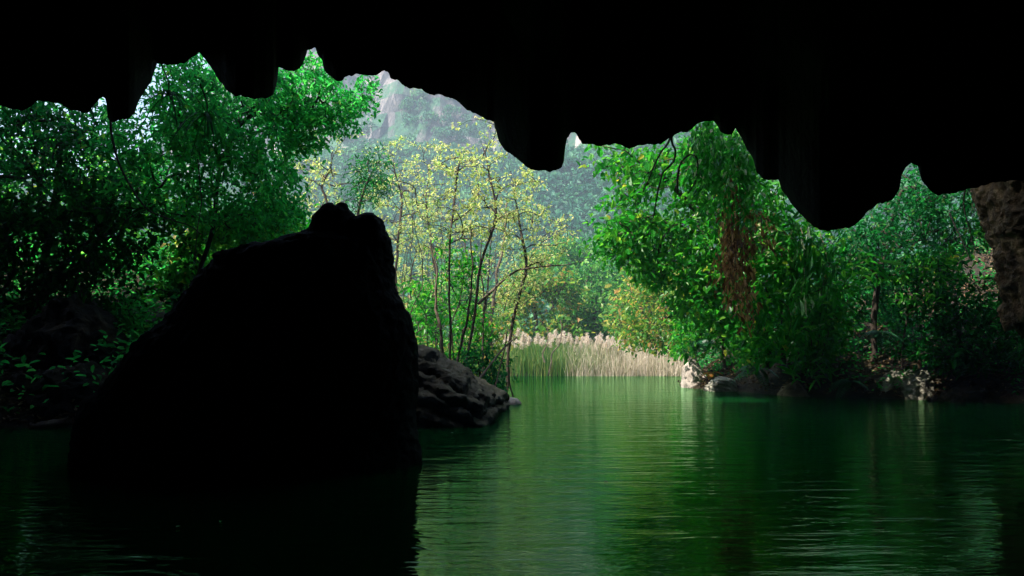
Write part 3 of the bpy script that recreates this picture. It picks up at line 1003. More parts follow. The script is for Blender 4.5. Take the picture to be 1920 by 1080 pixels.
polyline_thing("liana", "thick dark liana curving down through the big leafy tree to the boulder", "liana",
               [(205, 205, 14.2), (212, 270, 14.2), (228, 320, 14.2), (262, 375, 14.2), (283, 395, 14.2), (320, 412, 14.2), (352, 422, 14.2), (380, 440, 14.2)], 0.024, 0.012, M['bark'], jit=0.05)
polyline_thing("liana", "thin dangling liana with a bent tip left of the boulder's shoulder", "liana",
               [(372, 300, 14), (376, 380, 14), (370, 440, 14), (368, 480, 14), (376, 492, 14)], 0.012, 0.008, M['bark'], jit=0.04)


def blade_tuft(center, n, length, width, droop, spread_dir, seg=5):
    """curved strap leaves springing from one point"""
    Vs, Fs = [], []
    o = 0
    for k in range(n):
        a = rng.uniform(0, 2 * np.pi)
        e = rng.uniform(-0.3, 1.1)
        d = np.array([math.cos(a) * math.cos(e), math.sin(a) * math.cos(e), math.sin(e)]) * np.array(spread_dir)
        L_ = length * rng.uniform(0.6, 1.15)
        t = np.linspace(0, 1, seg)
        pts = center + d[None] * L_ * t[:, None] + np.array([0, 0, -1]) * (droop * L_ * t ** 2)[:, None]
        sd = np.cross(d, [0, 0, 1.0])
        sd /= np.linalg.norm(sd) + 1e-6
        w = width * (1 - t ** 3) * rng.uniform(0.7, 1.2)
        V = np.concatenate([pts - sd * w[:, None], pts + sd * w[:, None]])
        Fq = [(i, i + 1, seg + i + 1, seg + i) for i in range(seg - 1)]
        Vs.append(V)
        Fs.append(np.array(Fq) + o)
        o += len(V)
    return np.concatenate(Vs), np.concatenate(Fs)


def hanging_plant(label, px, py, Y, n, length, width=0.02):
    c = P(px, py, Y)
    root = empty("hanging_plant", c, label, "plant", "strap-leaved plants hanging from the cave lip")
    V, Fq = blade_tuft(c, n, length, width, 1.1, (1, 1, 0.8))
    mesh_np("leaf_tuft", V, [Fq], M['leaf_dark'], root)
    pts = c + np.array([[0, 0, 0], [0.02, -0.05, 0.2], [0.0, -0.3, 0.45]])
    L_ = smooth_line(pts, 0.1)
    V, Fq = tube_tree(L_, np.arange(-1, len(L_) - 1), np.full(len(L_), 0.012), 5)
    mesh_np("stem", V, [Fq], M['bark'], root, True)


hanging_plant("strap-leaved plant hanging in the bright gap of the cave roof", 316, 178, 13.2, 26, 0.75)
hanging_plant("lower strap-leaved plant hanging among the leaves of the big tree", 388, 215, 13.6, 30, 0.85)
outline_rock("driftwood_log", "weathered log lying at the water's edge below the mossy rock", "log",
             [([(40, 808), (60, 797), (100, 787), (132, 784), (138, 792), (120, 802), (70, 812)], 13.3, 0.15)], M['deadwood'], voxel=0.02, amp=0.03, sc=0.25)

# ------------------------------------------------------------------ slender yellow trees on the left bank
SAP = dict(n_per=12, L=0.09, W=0.048, spread=0.07, droop=0.0, back=0.14, rnd=0.9)
GS = "slender yellow-leaved trees on the left bank"
SAPL = [
    ("many-branched yellow-leaved tree spreading directly above the boulder's knobs", [(618, 700, 24), (616, 520, 24), (615, 385, 24), (606, 350, 24), (618, 320, 24), (622, 290, 24)], 0.06,
     [([(536, 340), (550, 275), (600, 245), (660, 235), (720, 290), (705, 380), (650, 390), (560, 420), (545, 390)], 22.5, 25.5, 95)]),
    ("yellow-leaved tree forking low beside the boulder's steep right edge", [(742, 700, 25), (744, 560, 25), (745, 455, 25), (752, 395, 25), (745, 340, 25), (738, 300, 25)], 0.065,
     [([(690, 420), (700, 330), (735, 265), (785, 275), (820, 300), (800, 390), (810, 480), (735, 470)], 23.5, 26.5, 105)]),
    ("upright yellow-leaved tree with a straight dark bare trunk", [(845, 700, 20), (844, 600, 20), (843, 480, 20), (850, 400, 20), (858, 320, 20), (866, 285, 20)], 0.045,
     [([(780, 420), (790, 340), (820, 270), (880, 270), (915, 330), (900, 440), (840, 470)], 18.6, 21.4, 85)]),
    ("yellow-leaved tree whose pale trunk leans right behind the ledge", [(868, 705, 20.5), (880, 640, 20.5), (892, 570, 20.5), (900, 500, 20.5), (930, 400, 20.5), (915, 320, 20.5), (898, 255, 20.5)], 0.06,
     [([(850, 330), (875, 235), (905, 220), (945, 270), (970, 340), (1000, 410), (960, 460), (870, 430)], 19, 22, 90)]),
    ("leaning yellow-leaved tree at the water's edge with a long curved trunk", [(948, 742, 21.5), (954, 660, 21.5), (966, 580, 21.5), (985, 500, 21.5), (975, 420, 21.5), (965, 360, 21.5), (952, 300, 21.5)], 0.07,
     [([(930, 350), (960, 310), (1020, 335), (1055, 420), (1075, 480), (1010, 500), (940, 470), (925, 400)], 20.2, 22.8, 105),
      ([(940, 470), (1000, 480), (1010, 560), (960, 590), (930, 540)], 20.5, 22.5, 30)]),
    ("thin yellow-leaved tree rising behind the straight dark trunk", [(815, 690, 26), (820, 600, 26), (815, 500, 26), (800, 400, 26), (802, 310, 26)], 0.05,
     [([(750, 350), (770, 270), (830, 260), (850, 300), (830, 400), (840, 490), (760, 480)], 25, 27.5, 75)]),
    ("faint yellow-leaved tree far back between the leaning trunks", [(905, 690, 28), (910, 600, 28), (918, 500, 28), (925, 420, 28)], 0.06,
     [([(850, 520), (860, 420), (920, 380), (980, 420), (1000, 500), (960, 570), (880, 580)], 26.5, 29.5, 90)]),
    ("young yellow-leaved tree low beside the boulder with pinkish new leaves", [(770, 690, 27), (775, 600, 27), (770, 520, 27), (785, 450, 27)], 0.05,
     [([(735, 540), (745, 450), (800, 420), (850, 450), (845, 540), (790, 560)], 26, 28.5, 75)]),
]
SAPL.append(("wide sparse yellow-leaved tree farthest back, behind all the leaning trunks", [(880, 690, 30), (884, 600, 30), (880, 520, 30), (870, 440, 30)], 0.05,
             [([(690, 420), (760, 380), (860, 400), (960, 420), (1040, 440), (1030, 540), (940, 600), (760, 590), (720, 500)], 28.5, 31.5, 110)]))
for lab, tr, r0, cr in SAPL:
    tree("slender_tree", lab, "tree", tr, (r0 * 0.62, 0.0050), cr, SAP, (M['bark'], M['leaf_yellow']), GS, up=0.6, jit=0.14)
tree("feathery_tree", "dark green feathery-leaved tree among the yellow trees right of the knobs", "tree",
     [(668, 700, 22), (664, 560, 22), (668, 420, 22), (690, 340, 22), (712, 300, 22)], (0.045, 0.005),
     [([(640, 400), (655, 330), (665, 270), (690, 255), (740, 310), (745, 340), (700, 390), (660, 410)], 21.5, 22.8, 60)],
     dict(n_per=22, L=0.11, W=0.035, spread=0.14, droop=0.3, back=0.35), (M['bark'], M['leaf_mid']))
# bare trunks and the branch over the water
polyline_thing("bare_trunk", "slim bare brown trunk left of the straight dark trunk", "tree trunk", [(826, 690, 21), (828, 640, 21), (818, 580, 21), (820, 520, 21), (806, 460, 21)], 0.055, 0.02, M['bark_pale'], "bare slim trunks on the left bank", jit=0.06)
polyline_thing("bare_trunk", "slim bare trunk leaning right just beside the pale leaning trunk", "tree trunk", [(856, 700, 20.2), (868, 630, 20.2), (882, 560, 20.2), (886, 480, 20.2), (880, 420, 20.2)], 0.04, 0.015, M['bark'], "bare slim trunks on the left bank", jit=0.06)
polyline_thing("bare_trunk", "slim dark trunk standing between the pale leaning trunk and the water", "tree trunk", [(906, 700, 22), (905, 640, 22), (908, 570, 22), (902, 500, 22), (908, 420, 22)], 0.035, 0.012, M['bark'], "bare slim trunks on the left bank", jit=0.06)
polyline_thing("bare_trunk", "thick pale trunk far back behind the leaning trunks", "tree trunk", [(918, 690, 27), (922, 600, 27), (932, 520, 27), (945, 440, 27), (950, 380, 27)], 0.08, 0.03, M['bark_pale'], "bare slim trunks on the left bank", jit=0.06)
polyline_thing("leaning_branch", "long bare branch bending right over the reeds from the leaning trunks", "branch",
               [(896, 570, 20.6), (920, 548, 20.8), (950, 520, 21), (985, 503, 21), (1030, 499, 21), (1072, 494, 21), (1092, 490, 21)], 0.045, 0.008, M['bark_pale'], jit=0.04)
polyline_thing("fallen_pole", "dead pole leaning steeply from the ledge up to the leaning tree", "dead branch", [(893, 718, 18.2), (915, 690, 18.6), (938, 660, 19), (958, 640, 19.2), (970, 632, 19.3)], 0.035, 0.018, M['deadwood'], "dead poles at the tip of the ledge")
polyline_thing("fallen_pole", "thin dead pole standing in the shallow water by the pale stone", "dead branch", [(931, 757, 18.6), (927, 735, 18.6), (936, 695, 18.8), (947, 650, 19), (950, 625, 19)], 0.022, 0.015, M['deadwood'], "dead poles at the tip of the ledge")
polyline_thing("fallen_pole", "thin pole bowed outward where it enters the open water", "dead branch", [(962, 744, 20), (955, 715, 20.2), (954, 680, 20.4), (955, 640, 20.5)], 0.024, 0.014, M['bark'], "dead poles at the tip of the ledge")
for lab, pp in (("crooked grey stem with a double bend in front of the reeds", [(1028, 705, 32.2), (1033, 680, 32.2), (1034, 664, 32.2), (1047, 647, 32.2), (1054, 618, 32.2), (1050, 600, 32.2)]),
                ("short crooked stem standing before the plumed reeds", [(1021, 680, 32.4), (1017, 664, 32.4), (1027, 640, 32.4), (1026, 615, 32.4)])):
    polyline_thing("crooked_stem", lab, "dead branch", pp, 0.035, 0.018, M['deadwood'], "crooked stems in the reeds", jit=0.03)
for k in range(12):
    xa, Ya = rng.uniform(752, 950), rng.uniform(21, 29)
    polyline_thing("thin_stem", "thin bare upright stem standing among the slender yellow-leaved trees", "sapling stem",
                   [(xa, 690, Ya), (xa + rng.uniform(-6, 10), 600, Ya), (xa + rng.uniform(-16, 22), 500, Ya), (xa + rng.uniform(-28, 34), rng.uniform(330, 420), Ya)], 0.022, 0.007, M['bark'],
                   "thin bare stems among the yellow trees", jit=0.08)
# understory
GU = "green understory shrubs on the left bank"
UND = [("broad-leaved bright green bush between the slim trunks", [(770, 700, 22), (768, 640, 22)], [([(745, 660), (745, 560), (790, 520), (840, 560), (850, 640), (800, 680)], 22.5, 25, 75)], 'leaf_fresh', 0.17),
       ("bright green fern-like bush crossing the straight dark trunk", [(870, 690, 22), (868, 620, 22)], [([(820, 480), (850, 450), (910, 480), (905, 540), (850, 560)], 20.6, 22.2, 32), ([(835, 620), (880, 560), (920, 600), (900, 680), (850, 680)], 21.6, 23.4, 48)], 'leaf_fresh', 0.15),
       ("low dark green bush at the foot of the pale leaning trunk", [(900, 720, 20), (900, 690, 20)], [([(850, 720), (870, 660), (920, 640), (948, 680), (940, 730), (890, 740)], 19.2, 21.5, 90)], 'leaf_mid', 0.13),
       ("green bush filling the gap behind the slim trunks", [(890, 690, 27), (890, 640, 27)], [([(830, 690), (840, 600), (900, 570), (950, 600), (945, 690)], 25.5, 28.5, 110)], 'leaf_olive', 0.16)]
for lab, tr, cr, mt, L_ in UND:
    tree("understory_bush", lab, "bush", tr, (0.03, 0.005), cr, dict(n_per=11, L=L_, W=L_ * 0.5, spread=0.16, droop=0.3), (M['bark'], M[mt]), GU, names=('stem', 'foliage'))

# ------------------------------------------------------------------ far trees behind the reeds
GF = "hazy trees beyond the reeds"
FAR = [("pale green round tree beyond the plumed reeds", 1000, 560, 42, [(930, 650), (935, 560), (980, 500), (1040, 490), (1080, 540), (1080, 650)], 'leaf_olive', 190),
       ("dark green dense tree beyond the straw reeds", 1110, 560, 44, [(1050, 650), (1055, 540), (1100, 490), (1160, 500), (1190, 570), (1180, 650)], 'leaf_far', 220),
       ("broad green tree left of the dense tree, its top touching the slope", 1030, 480, 52, [(960, 560), (990, 490), (1060, 450), (1120, 470), (1130, 560)], 'leaf_far', 170),
       ("mid green tree filling the corner beyond the right bank rocks", 1200, 560, 40, [(1140, 660), (1150, 560), (1200, 490), (1260, 500), (1280, 600), (1270, 660)], 'leaf_olive', 220),
       ("tall hazy green tree high behind the right-hand branches", 1200, 450, 56, [(1120, 540), (1130, 440), (1200, 390), (1290, 420), (1300, 540)], 'leaf_far', 190),
       ("bluish green tree seen between the slender yellow trunks", 860, 560, 46, [(760, 650), (780, 540), (840, 500), (910, 520), (930, 650)], 'leaf_far', 190),
       ("far green tree low behind the boulder's right flank", 770, 560, 50, [(690, 660), (700, 560), (760, 520), (820, 560), (830, 660)], 'leaf_olive', 150),
       ("hazy tree far behind the boulder's left shoulder", 440, 460, 46, [(330, 600), (340, 470), (420, 420), (520, 430), (560, 600)], 'leaf_far', 190)]
for lab, cx, cy, Y, poly, mt, n in FAR:
    tree("far_tree", lab, "tree", [(cx, 668, Y), (cx + 5, (cy + 660) / 2, Y), (cx, cy, Y)], (0.16, 0.012), [(poly, Y - 2.2, Y + 2.2, n, 1.6, -0.2)],
         dict(n_per=22, L=0.26, W=0.15, spread=0.34, droop=0.2, sizevar=0.35), (M['bark'], M[mt]), GF, step=0.6)

# ------------------------------------------------------------------ reeds
def blades(x, y, h, lean, w, seg=4):
    n = len(x)
    z0 = np.maximum(ground_z(x, y), -0.05) - 0.03
    a = rng.uniform(0, 2 * np.pi, n)
    ln = lean * rng.random(n) ** 1.5
    t = np.linspace(0, 1, seg)
    d = np.stack([np.cos(a), np.sin(a), 0 * a], 1)
    c = np.stack([x, y, z0], 1)[:, None, :] + d[:, None, :] * (ln[:, None] * t ** 2 * h[:, None])[:, :, None]
    c[:, :, 2] += h[:, None] * t * (1 - 0.25 * ln[:, None] * t)
    sa = rng.uniform(-0.9, 0.9, n)
    sd = np.stack([np.cos(sa), np.sin(sa), 0 * sa], 1)
    ww = w * rng.uniform(0.6, 1.3, n)[:, None] * (1 - 0.85 * t[None])
    V = np.stack([c - sd[:, None] * ww[:, :, None], c + sd[:, None] * ww[:, :, None]], 2).reshape(-1, 3)
    b = np.arange(n)[:, None, None] * seg * 2 + (np.arange(seg - 1) * 2)[None, :, None]
    Fq = (b + np.array([0, 1, 3, 2])[None, None]).reshape(-1, 4)
    return V, Fq


n = 5200
x = rng.uniform(-2.5, 5.2, n); y = 33.0 + rng.random(n) ** 1.3 * 3.5
keep = rng.random(n) > sstep(2.6, 4.8, x) * 0.85
x, y = x[keep], y[keep]
V, Fq = blades(x, y, (1.1 + 0.3 * fbm(np.stack([x, y, 0 * x], 1), 0.9, 2, 2)) * rng.uniform(0.5, 1.1, len(x)), 0.5, 0.014)
tag(mesh_np("green_reeds", V, [Fq], M['reed_green']), "bed of green and straw reeds along the far bank", "reeds", kind="stuff")
n = 5200
x = rng.uniform(2.2, 7.6, n); y = 32.9 + rng.random(n) ** 1.3 * 3.0
keep = rng.random(n) < sstep(1.9, 3.8, x)
x, y = x[keep], y[keep]
hh = (1.15 + 0.35 * fbm(np.stack([x, y, 0 * x], 1), 0.8, 2, 4)) * (1 - 0.5 * sstep(5.6, 7.6, x))
V, Fq = blades(x, y, hh * rng.uniform(0.35, 1.2, len(x)), 1.0, 0.011)
tag(mesh_np("dry_reeds", V, [Fq], M['reed_dry']), "bed of dry straw-coloured reeds at the water's edge", "reeds", kind="stuff")
n = 5000
x = rng.uniform(-6, 12, n); y = rng.uniform(35.5, 39, n)
V, Fq = blades(x, y, 1.0 * rng.uniform(0.5, 1.1, n), 0.7, 0.02)
tag(mesh_np("bank_grass", V, [Fq], M['reed_green']), "tall green grass behind the reed beds", "grass", kind="stuff")


def plumed_reed():
    root = empty("plumed_reed", (0, 0, 0), "tall reed topped by a feathery pinkish plume above the reed bed", "reed", "plumed reeds on the far bank")
    L_ = smooth_line([(0, 0, 0), (0.03, 0, 0.7), (0.1, 0.02, 1.35)], 0.2)
    V, Fq = tube_tree(L_, np.arange(-1, len(L_) - 1), np.linspace(0.012, 0.006, len(L_)), 4)
    mesh_np("stem", V, [Fq], M['reed_green'], root)
    t = rng.random(150)
    pos = np.array([0.1, 0.02, 1.3]) + np.stack([0.10 * t + rng.normal(0, 0.035, 150) * (1.1 - t), rng.normal(0, 0.035, 150) * (1.1 - t), 0.42 * t], 1)
    ax = rng.normal(0, 0.6, (150, 3)) + np.array([0.25, 0, 0.7])
    V, Fq = leaf_geo(pos, ax, rng.normal(0, 1, (150, 3)), rng.uniform(0.08, 0.17, 150), 0.016)
    mesh_np("plume", V, [Fq], M['plume'], root)
    return root


p0 = plumed_reed()
kids = list(p0.children)
for k in range(115):
    xx = rng.uniform(-2.0, 4.4) if k < 92 else rng.uniform(4.2, 6.8)
    yy = rng.uniform(33.8, 36.2)
    if k == 0:
        o = p0
    else:
        o = p0.copy()
        COL.objects.link(o)
        for ch in kids:
            c = ch.copy()
            COL.objects.link(c)
            c.parent = o
    s = rng.uniform(0.56, 0.92) * (1 - 0.10 * (xx > 2.5))
    o.location = (xx, yy, float(ground_z([xx], [yy])[0]) - 0.02)
    o.scale = (s * 1.1, s * 1.1, s)
    o.rotation_euler = (rng.normal(0, 0.06), rng.normal(0, 0.06), rng.uniform(0, 6.28))

# ------------------------------------------------------------------ vegetation, right side
tree("overhanging_tree", "large-leaved green tree reaching out from the right bank toward the middle of the cave mouth", "tree",
     [(1440, 690, 22), (1435, 600, 21.5), (1400, 520, 21), (1340, 440, 20.5), (1290, 380, 20), (1240, 330, 19.5)], (0.09, 0.007),
     [([(1080, 285), (1110, 262), (1260, 275), (1300, 245), (1340, 232), (1400, 290), (1420, 345), (1440, 430), (1400, 500), (1310, 480), (1220, 440), (1150, 440), (1110, 400), (1180, 340)], 18, 21.5, 125),
      ([(1100, 440), (1180, 420), (1300, 440), (1420, 480), (1420, 600), (1330, 620), (1250, 560), (1190, 520), (1140, 480)], 19, 22.5, 200),
      ([(1085, 285), (1115, 264), (1260, 275), (1235, 345), (1150, 325)], 18.5, 20, 34, 0.5, -0.3),
      ([(1105, 440), (1180, 400), (1260, 430), (1240, 520), (1135, 490)], 19, 20.5, 38, 0.5, -0.3)],
     dict(n_per=14, L=0.175, W=0.10, spread=0.18, droop=0.3, back=0.4, lob=0.35, sizevar=0.45), (M['bark'], M['leaf_fresh']), up=0.1, sag=0.25)
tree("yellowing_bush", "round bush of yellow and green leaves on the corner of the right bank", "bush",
     [(1310, 690, 27.5), (1285, 625, 27.5), (1245, 570, 27.5)], (0.06, 0.006), [([(1160, 650), (1170, 560), (1210, 500), (1290, 490), (1330, 560), (1310, 650), (1240, 665)], 26.2, 29, 230)],
     dict(n_per=16, L=0.15, W=0.085, spread=0.2), (M['bark'], M['leaf_olive']), names=('stem', 'foliage'))
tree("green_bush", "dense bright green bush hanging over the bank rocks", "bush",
     [(1360, 700, 24.6), (1355, 640, 24.5), (1350, 580, 24.3)], (0.06, 0.006), [([(1265, 660), (1270, 590), (1320, 530), (1400, 520), (1460, 580), (1440, 660), (1390, 676), (1330, 672)], 23.6, 25.6, 260)],
     dict(n_per=15, L=0.15, W=0.085, spread=0.18, droop=0.4), (M['bark'], M['leaf_fresh']), names=('stem', 'foliage'))
tree("leafy_tree", "bright green leafy tree pressed against the low roof lobe behind the hanging vines", "tree",
     [(1470, 690, 21), (1465, 600, 20.6), (1450, 500, 20), (1420, 400, 19), (1390, 330, 18.4)], (0.07, 0.005),
     [([(1290, 250), (1335, 228), (1370, 255), (1400, 290), (1420, 340), (1460, 345), (1500, 410), (1550, 440), (1580, 520), (1540, 620), (1450, 650), (1380, 640), (1300, 560), (1280, 420)], 17.2, 20.5, 430, 0.7, -0.2)],
     dict(n_per=16, L=0.15, W=0.085, spread=0.19, droop=0.3, sizevar=0.4), (M['bark'], M['leaf_fresh']), up=0.2)
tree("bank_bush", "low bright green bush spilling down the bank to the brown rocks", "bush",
     [(1480, 700, 21.6), (1480, 660, 21.5), (1485, 610, 21.3)], (0.04, 0.005),
     [([(1390, 690), (1410, 610), (1470, 560), (1540, 570), (1580, 620), (1560, 660), (1510, 655), (1450, 672)], 20.4, 22.2, 170)],
     dict(n_per=14, L=0.15, W=0.08, spread=0.18, droop=0.4, sizevar=0.45), (M['bark'], M['leaf_fresh']), names=('stem', 'foliage'))
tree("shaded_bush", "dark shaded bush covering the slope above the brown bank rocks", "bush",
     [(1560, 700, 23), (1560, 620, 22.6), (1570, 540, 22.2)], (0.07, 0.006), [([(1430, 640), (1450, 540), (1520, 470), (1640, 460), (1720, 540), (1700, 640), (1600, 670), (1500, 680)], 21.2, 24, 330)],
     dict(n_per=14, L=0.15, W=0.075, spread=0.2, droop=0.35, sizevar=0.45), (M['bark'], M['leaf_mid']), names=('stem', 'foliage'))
tree("dark_tree", "dark green tree under the low black rock lobe of the roof, right side", "tree",
     [(1640, 690, 21.5), (1640, 580, 21), (1660, 460, 20.4), (1690, 360, 19.6)], (0.09, 0.006),
     [([(1520, 440), (1600, 430), (1660, 380), (1690, 320), (1710, 300), (1730, 350), (1790, 360), (1840, 380), (1850, 470), (1780, 540), (1660, 520), (1560, 500)], 18, 21.5, 380)],
     dict(n_per=17, L=0.13, W=0.065, spread=0.18, droop=0.35), (M['bark'], M['leaf_mid']), up=0.2)
tree("dark_tree", "nearly black tree between the limestone column and the grey bank rocks", "tree",
     [(1800, 720, 20), (1800, 640, 19.6), (1790, 560, 19.2)], (0.07, 0.006), [([(1690, 640), (1710, 540), (1800, 500), (1880, 560), (1960, 620), (1940, 700), (1820, 700), (1740, 690)], 18, 20.5, 300)],
     dict(n_per=14, L=0.15, W=0.075, spread=0.18), (M['bark'], M['leaf_dark']))
tree("leafy_branch_shrub", "shrub with pale green arching sprays halfway up the dark slope near the limestone column", "shrub",
     [(1690, 690, 20.2), (1700, 600, 19.8), (1740, 500, 19.2), (1790, 430, 18.6)], (0.03, 0.005),
     [([(1700, 560), (1740, 470), (1800, 400), (1840, 440), (1800, 520), (1750, 580)], 17.8, 19.2, 34)],
     dict(n_per=12, L=0.16, W=0.065, spread=0.12, droop=0.35, back=0.4, sizevar=0.4), (M['bark'], M['leaf_fresh']), sag=0.2)
tree("leafy_branch_shrub", "shrub with glossy light green leafy sprays standing out against the dark slope", "shrub",
     [(1500, 690, 20.6), (1520, 620, 20.2), (1560, 560, 19.8), (1640, 510, 19.4)], (0.03, 0.005),
     [([(1530, 620), (1550, 540), (1600, 500), (1640, 500), (1600, 580), (1560, 640)], 19.3, 20.2, 30), ([(1640, 520), (1680, 480), (1730, 490), (1700, 520)], 19, 19.6, 16)],
     dict(n_per=12, L=0.17, W=0.07, spread=0.12, droop=0.35, back=0.4), (M['bark'], M['leaf_fresh']), sag=0.2)


def strand_plant(name, label, cat, strands, r, leaf, mats, parts=('vine_stem', 'foliage'), step=0.16, group=None):
    """strands: list of px polylines; leaves all the way along"""
    all_n, all_p, all_r, pos, dirs = [], [], [], [], []
    o = 0
    first = None
    for st in strands:
        L_ = smooth_line(PX(st), step)
        L_ = L_ + rng.normal(0, 0.015, L_.shape)
        if first is None:
            first = L_[0]
        n_ = len(L_)
        all_n.append(L_)
        all_p.append(np.concatenate([[-1], np.arange(n_ - 1) + o]))
        all_r.append(np.linspace(r, r * 0.35, n_))
        dv = np.diff(L_, axis=0)
        pos.append(L_[1:])
        dirs.append(dv / (np.linalg.norm(dv, axis=1, keepdims=True) + 1e-9))
        o += n_
    root = empty(name, first, label, cat, group)
    V, Fq = tube_tree(np.concatenate(all_n), np.concatenate(all_p), np.concatenate(all_r), 5)
    mesh_np(parts[0], V, [Fq], mats[0], root, True)
    V, Fq = spray(np.concatenate(pos), np.concatenate(dirs), **leaf)
    mesh_np(parts[1], V, [Fq], mats[1], root)
    return root


def hang(px0, px1, top, bottom, Y0, Y1, n, sway=14):
    out = []
    for k in range(n):
        x = rng.uniform(px0, px1)
        Y = rng.uniform(Y0, Y1)
        t = top(x) + rng.uniform(-4, 22)
        b_ = bottom(x) + rng.uniform(-130, 25)
        if b_ < t + 30:
            b_ = t + 30
        out.append([(x, t, Y), (x + rng.uniform(-sway, sway) * .5, (t + b_) / 2, Y + rng.uniform(-.1, .1)), (x + rng.uniform(-sway, sway), b_, Y)])
    return out


topf = lambda x: np.interp(x, SIL[:, 0], SIL[:, 1]) - 4
strand_plant("hanging_vine", "curtain of small-leaved green vine hanging from the roof notch at the right", "vine",
             hang(1296, 1405, topf, lambda x: 400, 14.2, 16.0, 26), 0.006, dict(n_per=9, L=0.115, W=0.065, spread=0.12, droop=0.45, back=0.1, sizevar=0.4), (M['bark'], M['leaf_bamboo']))
strand_plant("dead_vine", "tangle of brown withered leaves hanging in the green vine", "vine",
             hang(1362, 1442, lambda x: 385 + (x - 1362) * 0.5, lambda x: 590, 15.0, 16.8, 11, 26) + [[(1366, 310, 15.2), (1362, 380, 15.3), (1366, 450, 15.4), (1372, 520, 15.5)]] + [[(1366, 330, 15.2), (1385, 390, 15.4), (1410, 402, 15.9), (1444, 420, 16.6)]],
             0.009, dict(n_per=8, L=0.12, W=0.045, spread=0.11, droop=0.8, back=0.1, sizevar=0.45), (M['deadwood'], M['leaf_dead']))
strand_plant("bamboo", "bamboo with long narrow leaves arching under the low roof lobe", "bamboo",
             [[(1500, 700, 20), (1490, 560, 19), (1470, 440, 18.2), (1430, 350, 17.6), (1400, 300, 17.2)],
              [(1520, 700, 20), (1520, 560, 19), (1500, 460, 18.2), (1450, 400, 17.5), (1380, 370, 17.2)],
              [(1530, 690, 20), (1540, 580, 19), (1530, 500, 18.4), (1490, 450, 17.8), (1440, 440, 17.4)],
              [(1510, 690, 20), (1500, 600, 19), (1470, 520, 18.3), (1430, 480, 17.8)],
              [(1535, 690, 20), (1560, 600, 19), (1590, 520, 18.4), (1630, 480, 18)]],
             0.02, dict(n_per=6, L=0.33, W=0.04, spread=0.22, droop=0.2, back=0.2, bend=0.3, sizevar=0.4), (M['bark_pale'], M['leaf_bamboo']), ('culm', 'foliage'), 0.13)
strand_plant("bamboo", "drooping bamboo spray with a few bleached white leaves", "bamboo",
             [[(1500, 420, 17.6), (1510, 500, 17.2), (1500, 570, 17.0)], [(1540, 440, 18), (1550, 490, 17.6), (1540, 560, 17.3)]],
             0.012, dict(n_per=5, L=0.34, W=0.045, spread=0.15, droop=0.8, back=0.2, bend=0.3), (M['bark_pale'], M['leaf_bamboo']), ('culm', 'foliage'), 0.16)
GL = "bare lianas hanging below the roof at the right"
polyline_thing("liana", "dark forked liana dropping from the roof and curling back on itself", "liana",
               [(1264, 244, 12.6), (1258, 262, 13.4), (1266, 285, 14), (1262, 305, 14), (1245, 322, 14), (1235, 345, 14), (1232, 370, 14), (1226, 410, 14)], 0.026, 0.012, M['bark'], GL, jit=0.03)
polyline_thing("liana", "straight dark liana slanting left below the roof to the leafy branches", "liana",
               [(1262, 250, 12.8), (1246, 275, 13.6), (1232, 300, 14), (1218, 330, 14), (1206, 362, 14)], 0.024, 0.01, M['bark'], GL, jit=0.03)
polyline_thing("liana", "loop-shaped dark liana beside the green vine curtain", "liana",
               [(1270, 355, 14.5), (1271, 325, 14.5), (1276, 303, 14.5), (1294, 289, 14.5), (1306, 296, 14.5), (1308, 320, 14.5), (1302, 345, 14.5), (1290, 362, 14.5)], 0.022, 0.012, M['bark'], GL, jit=0.02)
for lab, pp in (("pale dead stem slanting across the dark leaves near the limestone column", [(1780, 400, 16.6), (1800, 440, 16.4), (1820, 490, 16.2)]),
                ("thin dead stem hanging upright beside the limestone column", [(1812, 345, 15.6), (1806, 380, 15.8), (1815, 420, 15.9), (1830, 470, 16)])):
    polyline_thing("withered_bamboo", lab, "dead branch", pp, 0.018, 0.01, M['deadwood'], "dead stems by the limestone column", jit=0.03)


# ferns
def fern(label, px, py, Y, fronds, size, mat='leaf_fern'):
    c = P(px, py, Y)
    root = empty("fern", c, label, "fern", "ferns on the right bank")
    for a, e in fronds:
        d = np.array([math.cos(a) * math.cos(e), -abs(math.sin(a)) * math.cos(e) * 0.7, math.sin(e)])
        t = np.linspace(0, 1, 16)
        L_ = size * rng.uniform(0.8, 1.1)
        pts = c + d * L_ * t[:, None] + np.array([0, 0, -1]) * (0.75 * L_ * t ** 2)[:, None]
        V1, F1 = tube_tree(pts, np.arange(-1, 15), np.linspace(0.008, 0.002, 16), 4)
        tg = np.gradient(pts, axis=0)
        tg /= np.linalg.norm(tg, axis=1, keepdims=True)
        sd = np.cross(tg, [0, 0, 1.0])
        sd /= np.linalg.norm(sd, axis=1, keepdims=True) + 1e-6
        up_ = np.cross(sd, tg)
        ll = size * 0.26 * np.sin(np.pi * np.clip(t * 0.85 + 0.15, 0, 1)) + 0.02
        p_, a_, n_, l_ = [], [], [], []
        for s in (-1, 1):
            p_.append(pts[1:]); a_.append(sd[1:] * s + tg[1:] * 0.45 - up_[1:] * 0.25); n_.append(up_[1:]); l_.append(ll[1:])
        V2, F2 = leaf_geo(np.concatenate(p_), np.concatenate(a_), np.concatenate(n_), np.concatenate(l_), np.concatenate(l_) * 0.28, 0.1, 0.5)
        V, Fq = merge([(V1, F1), (V2, F2)])
        mesh_np("frond", V, Fq, M[mat], root)


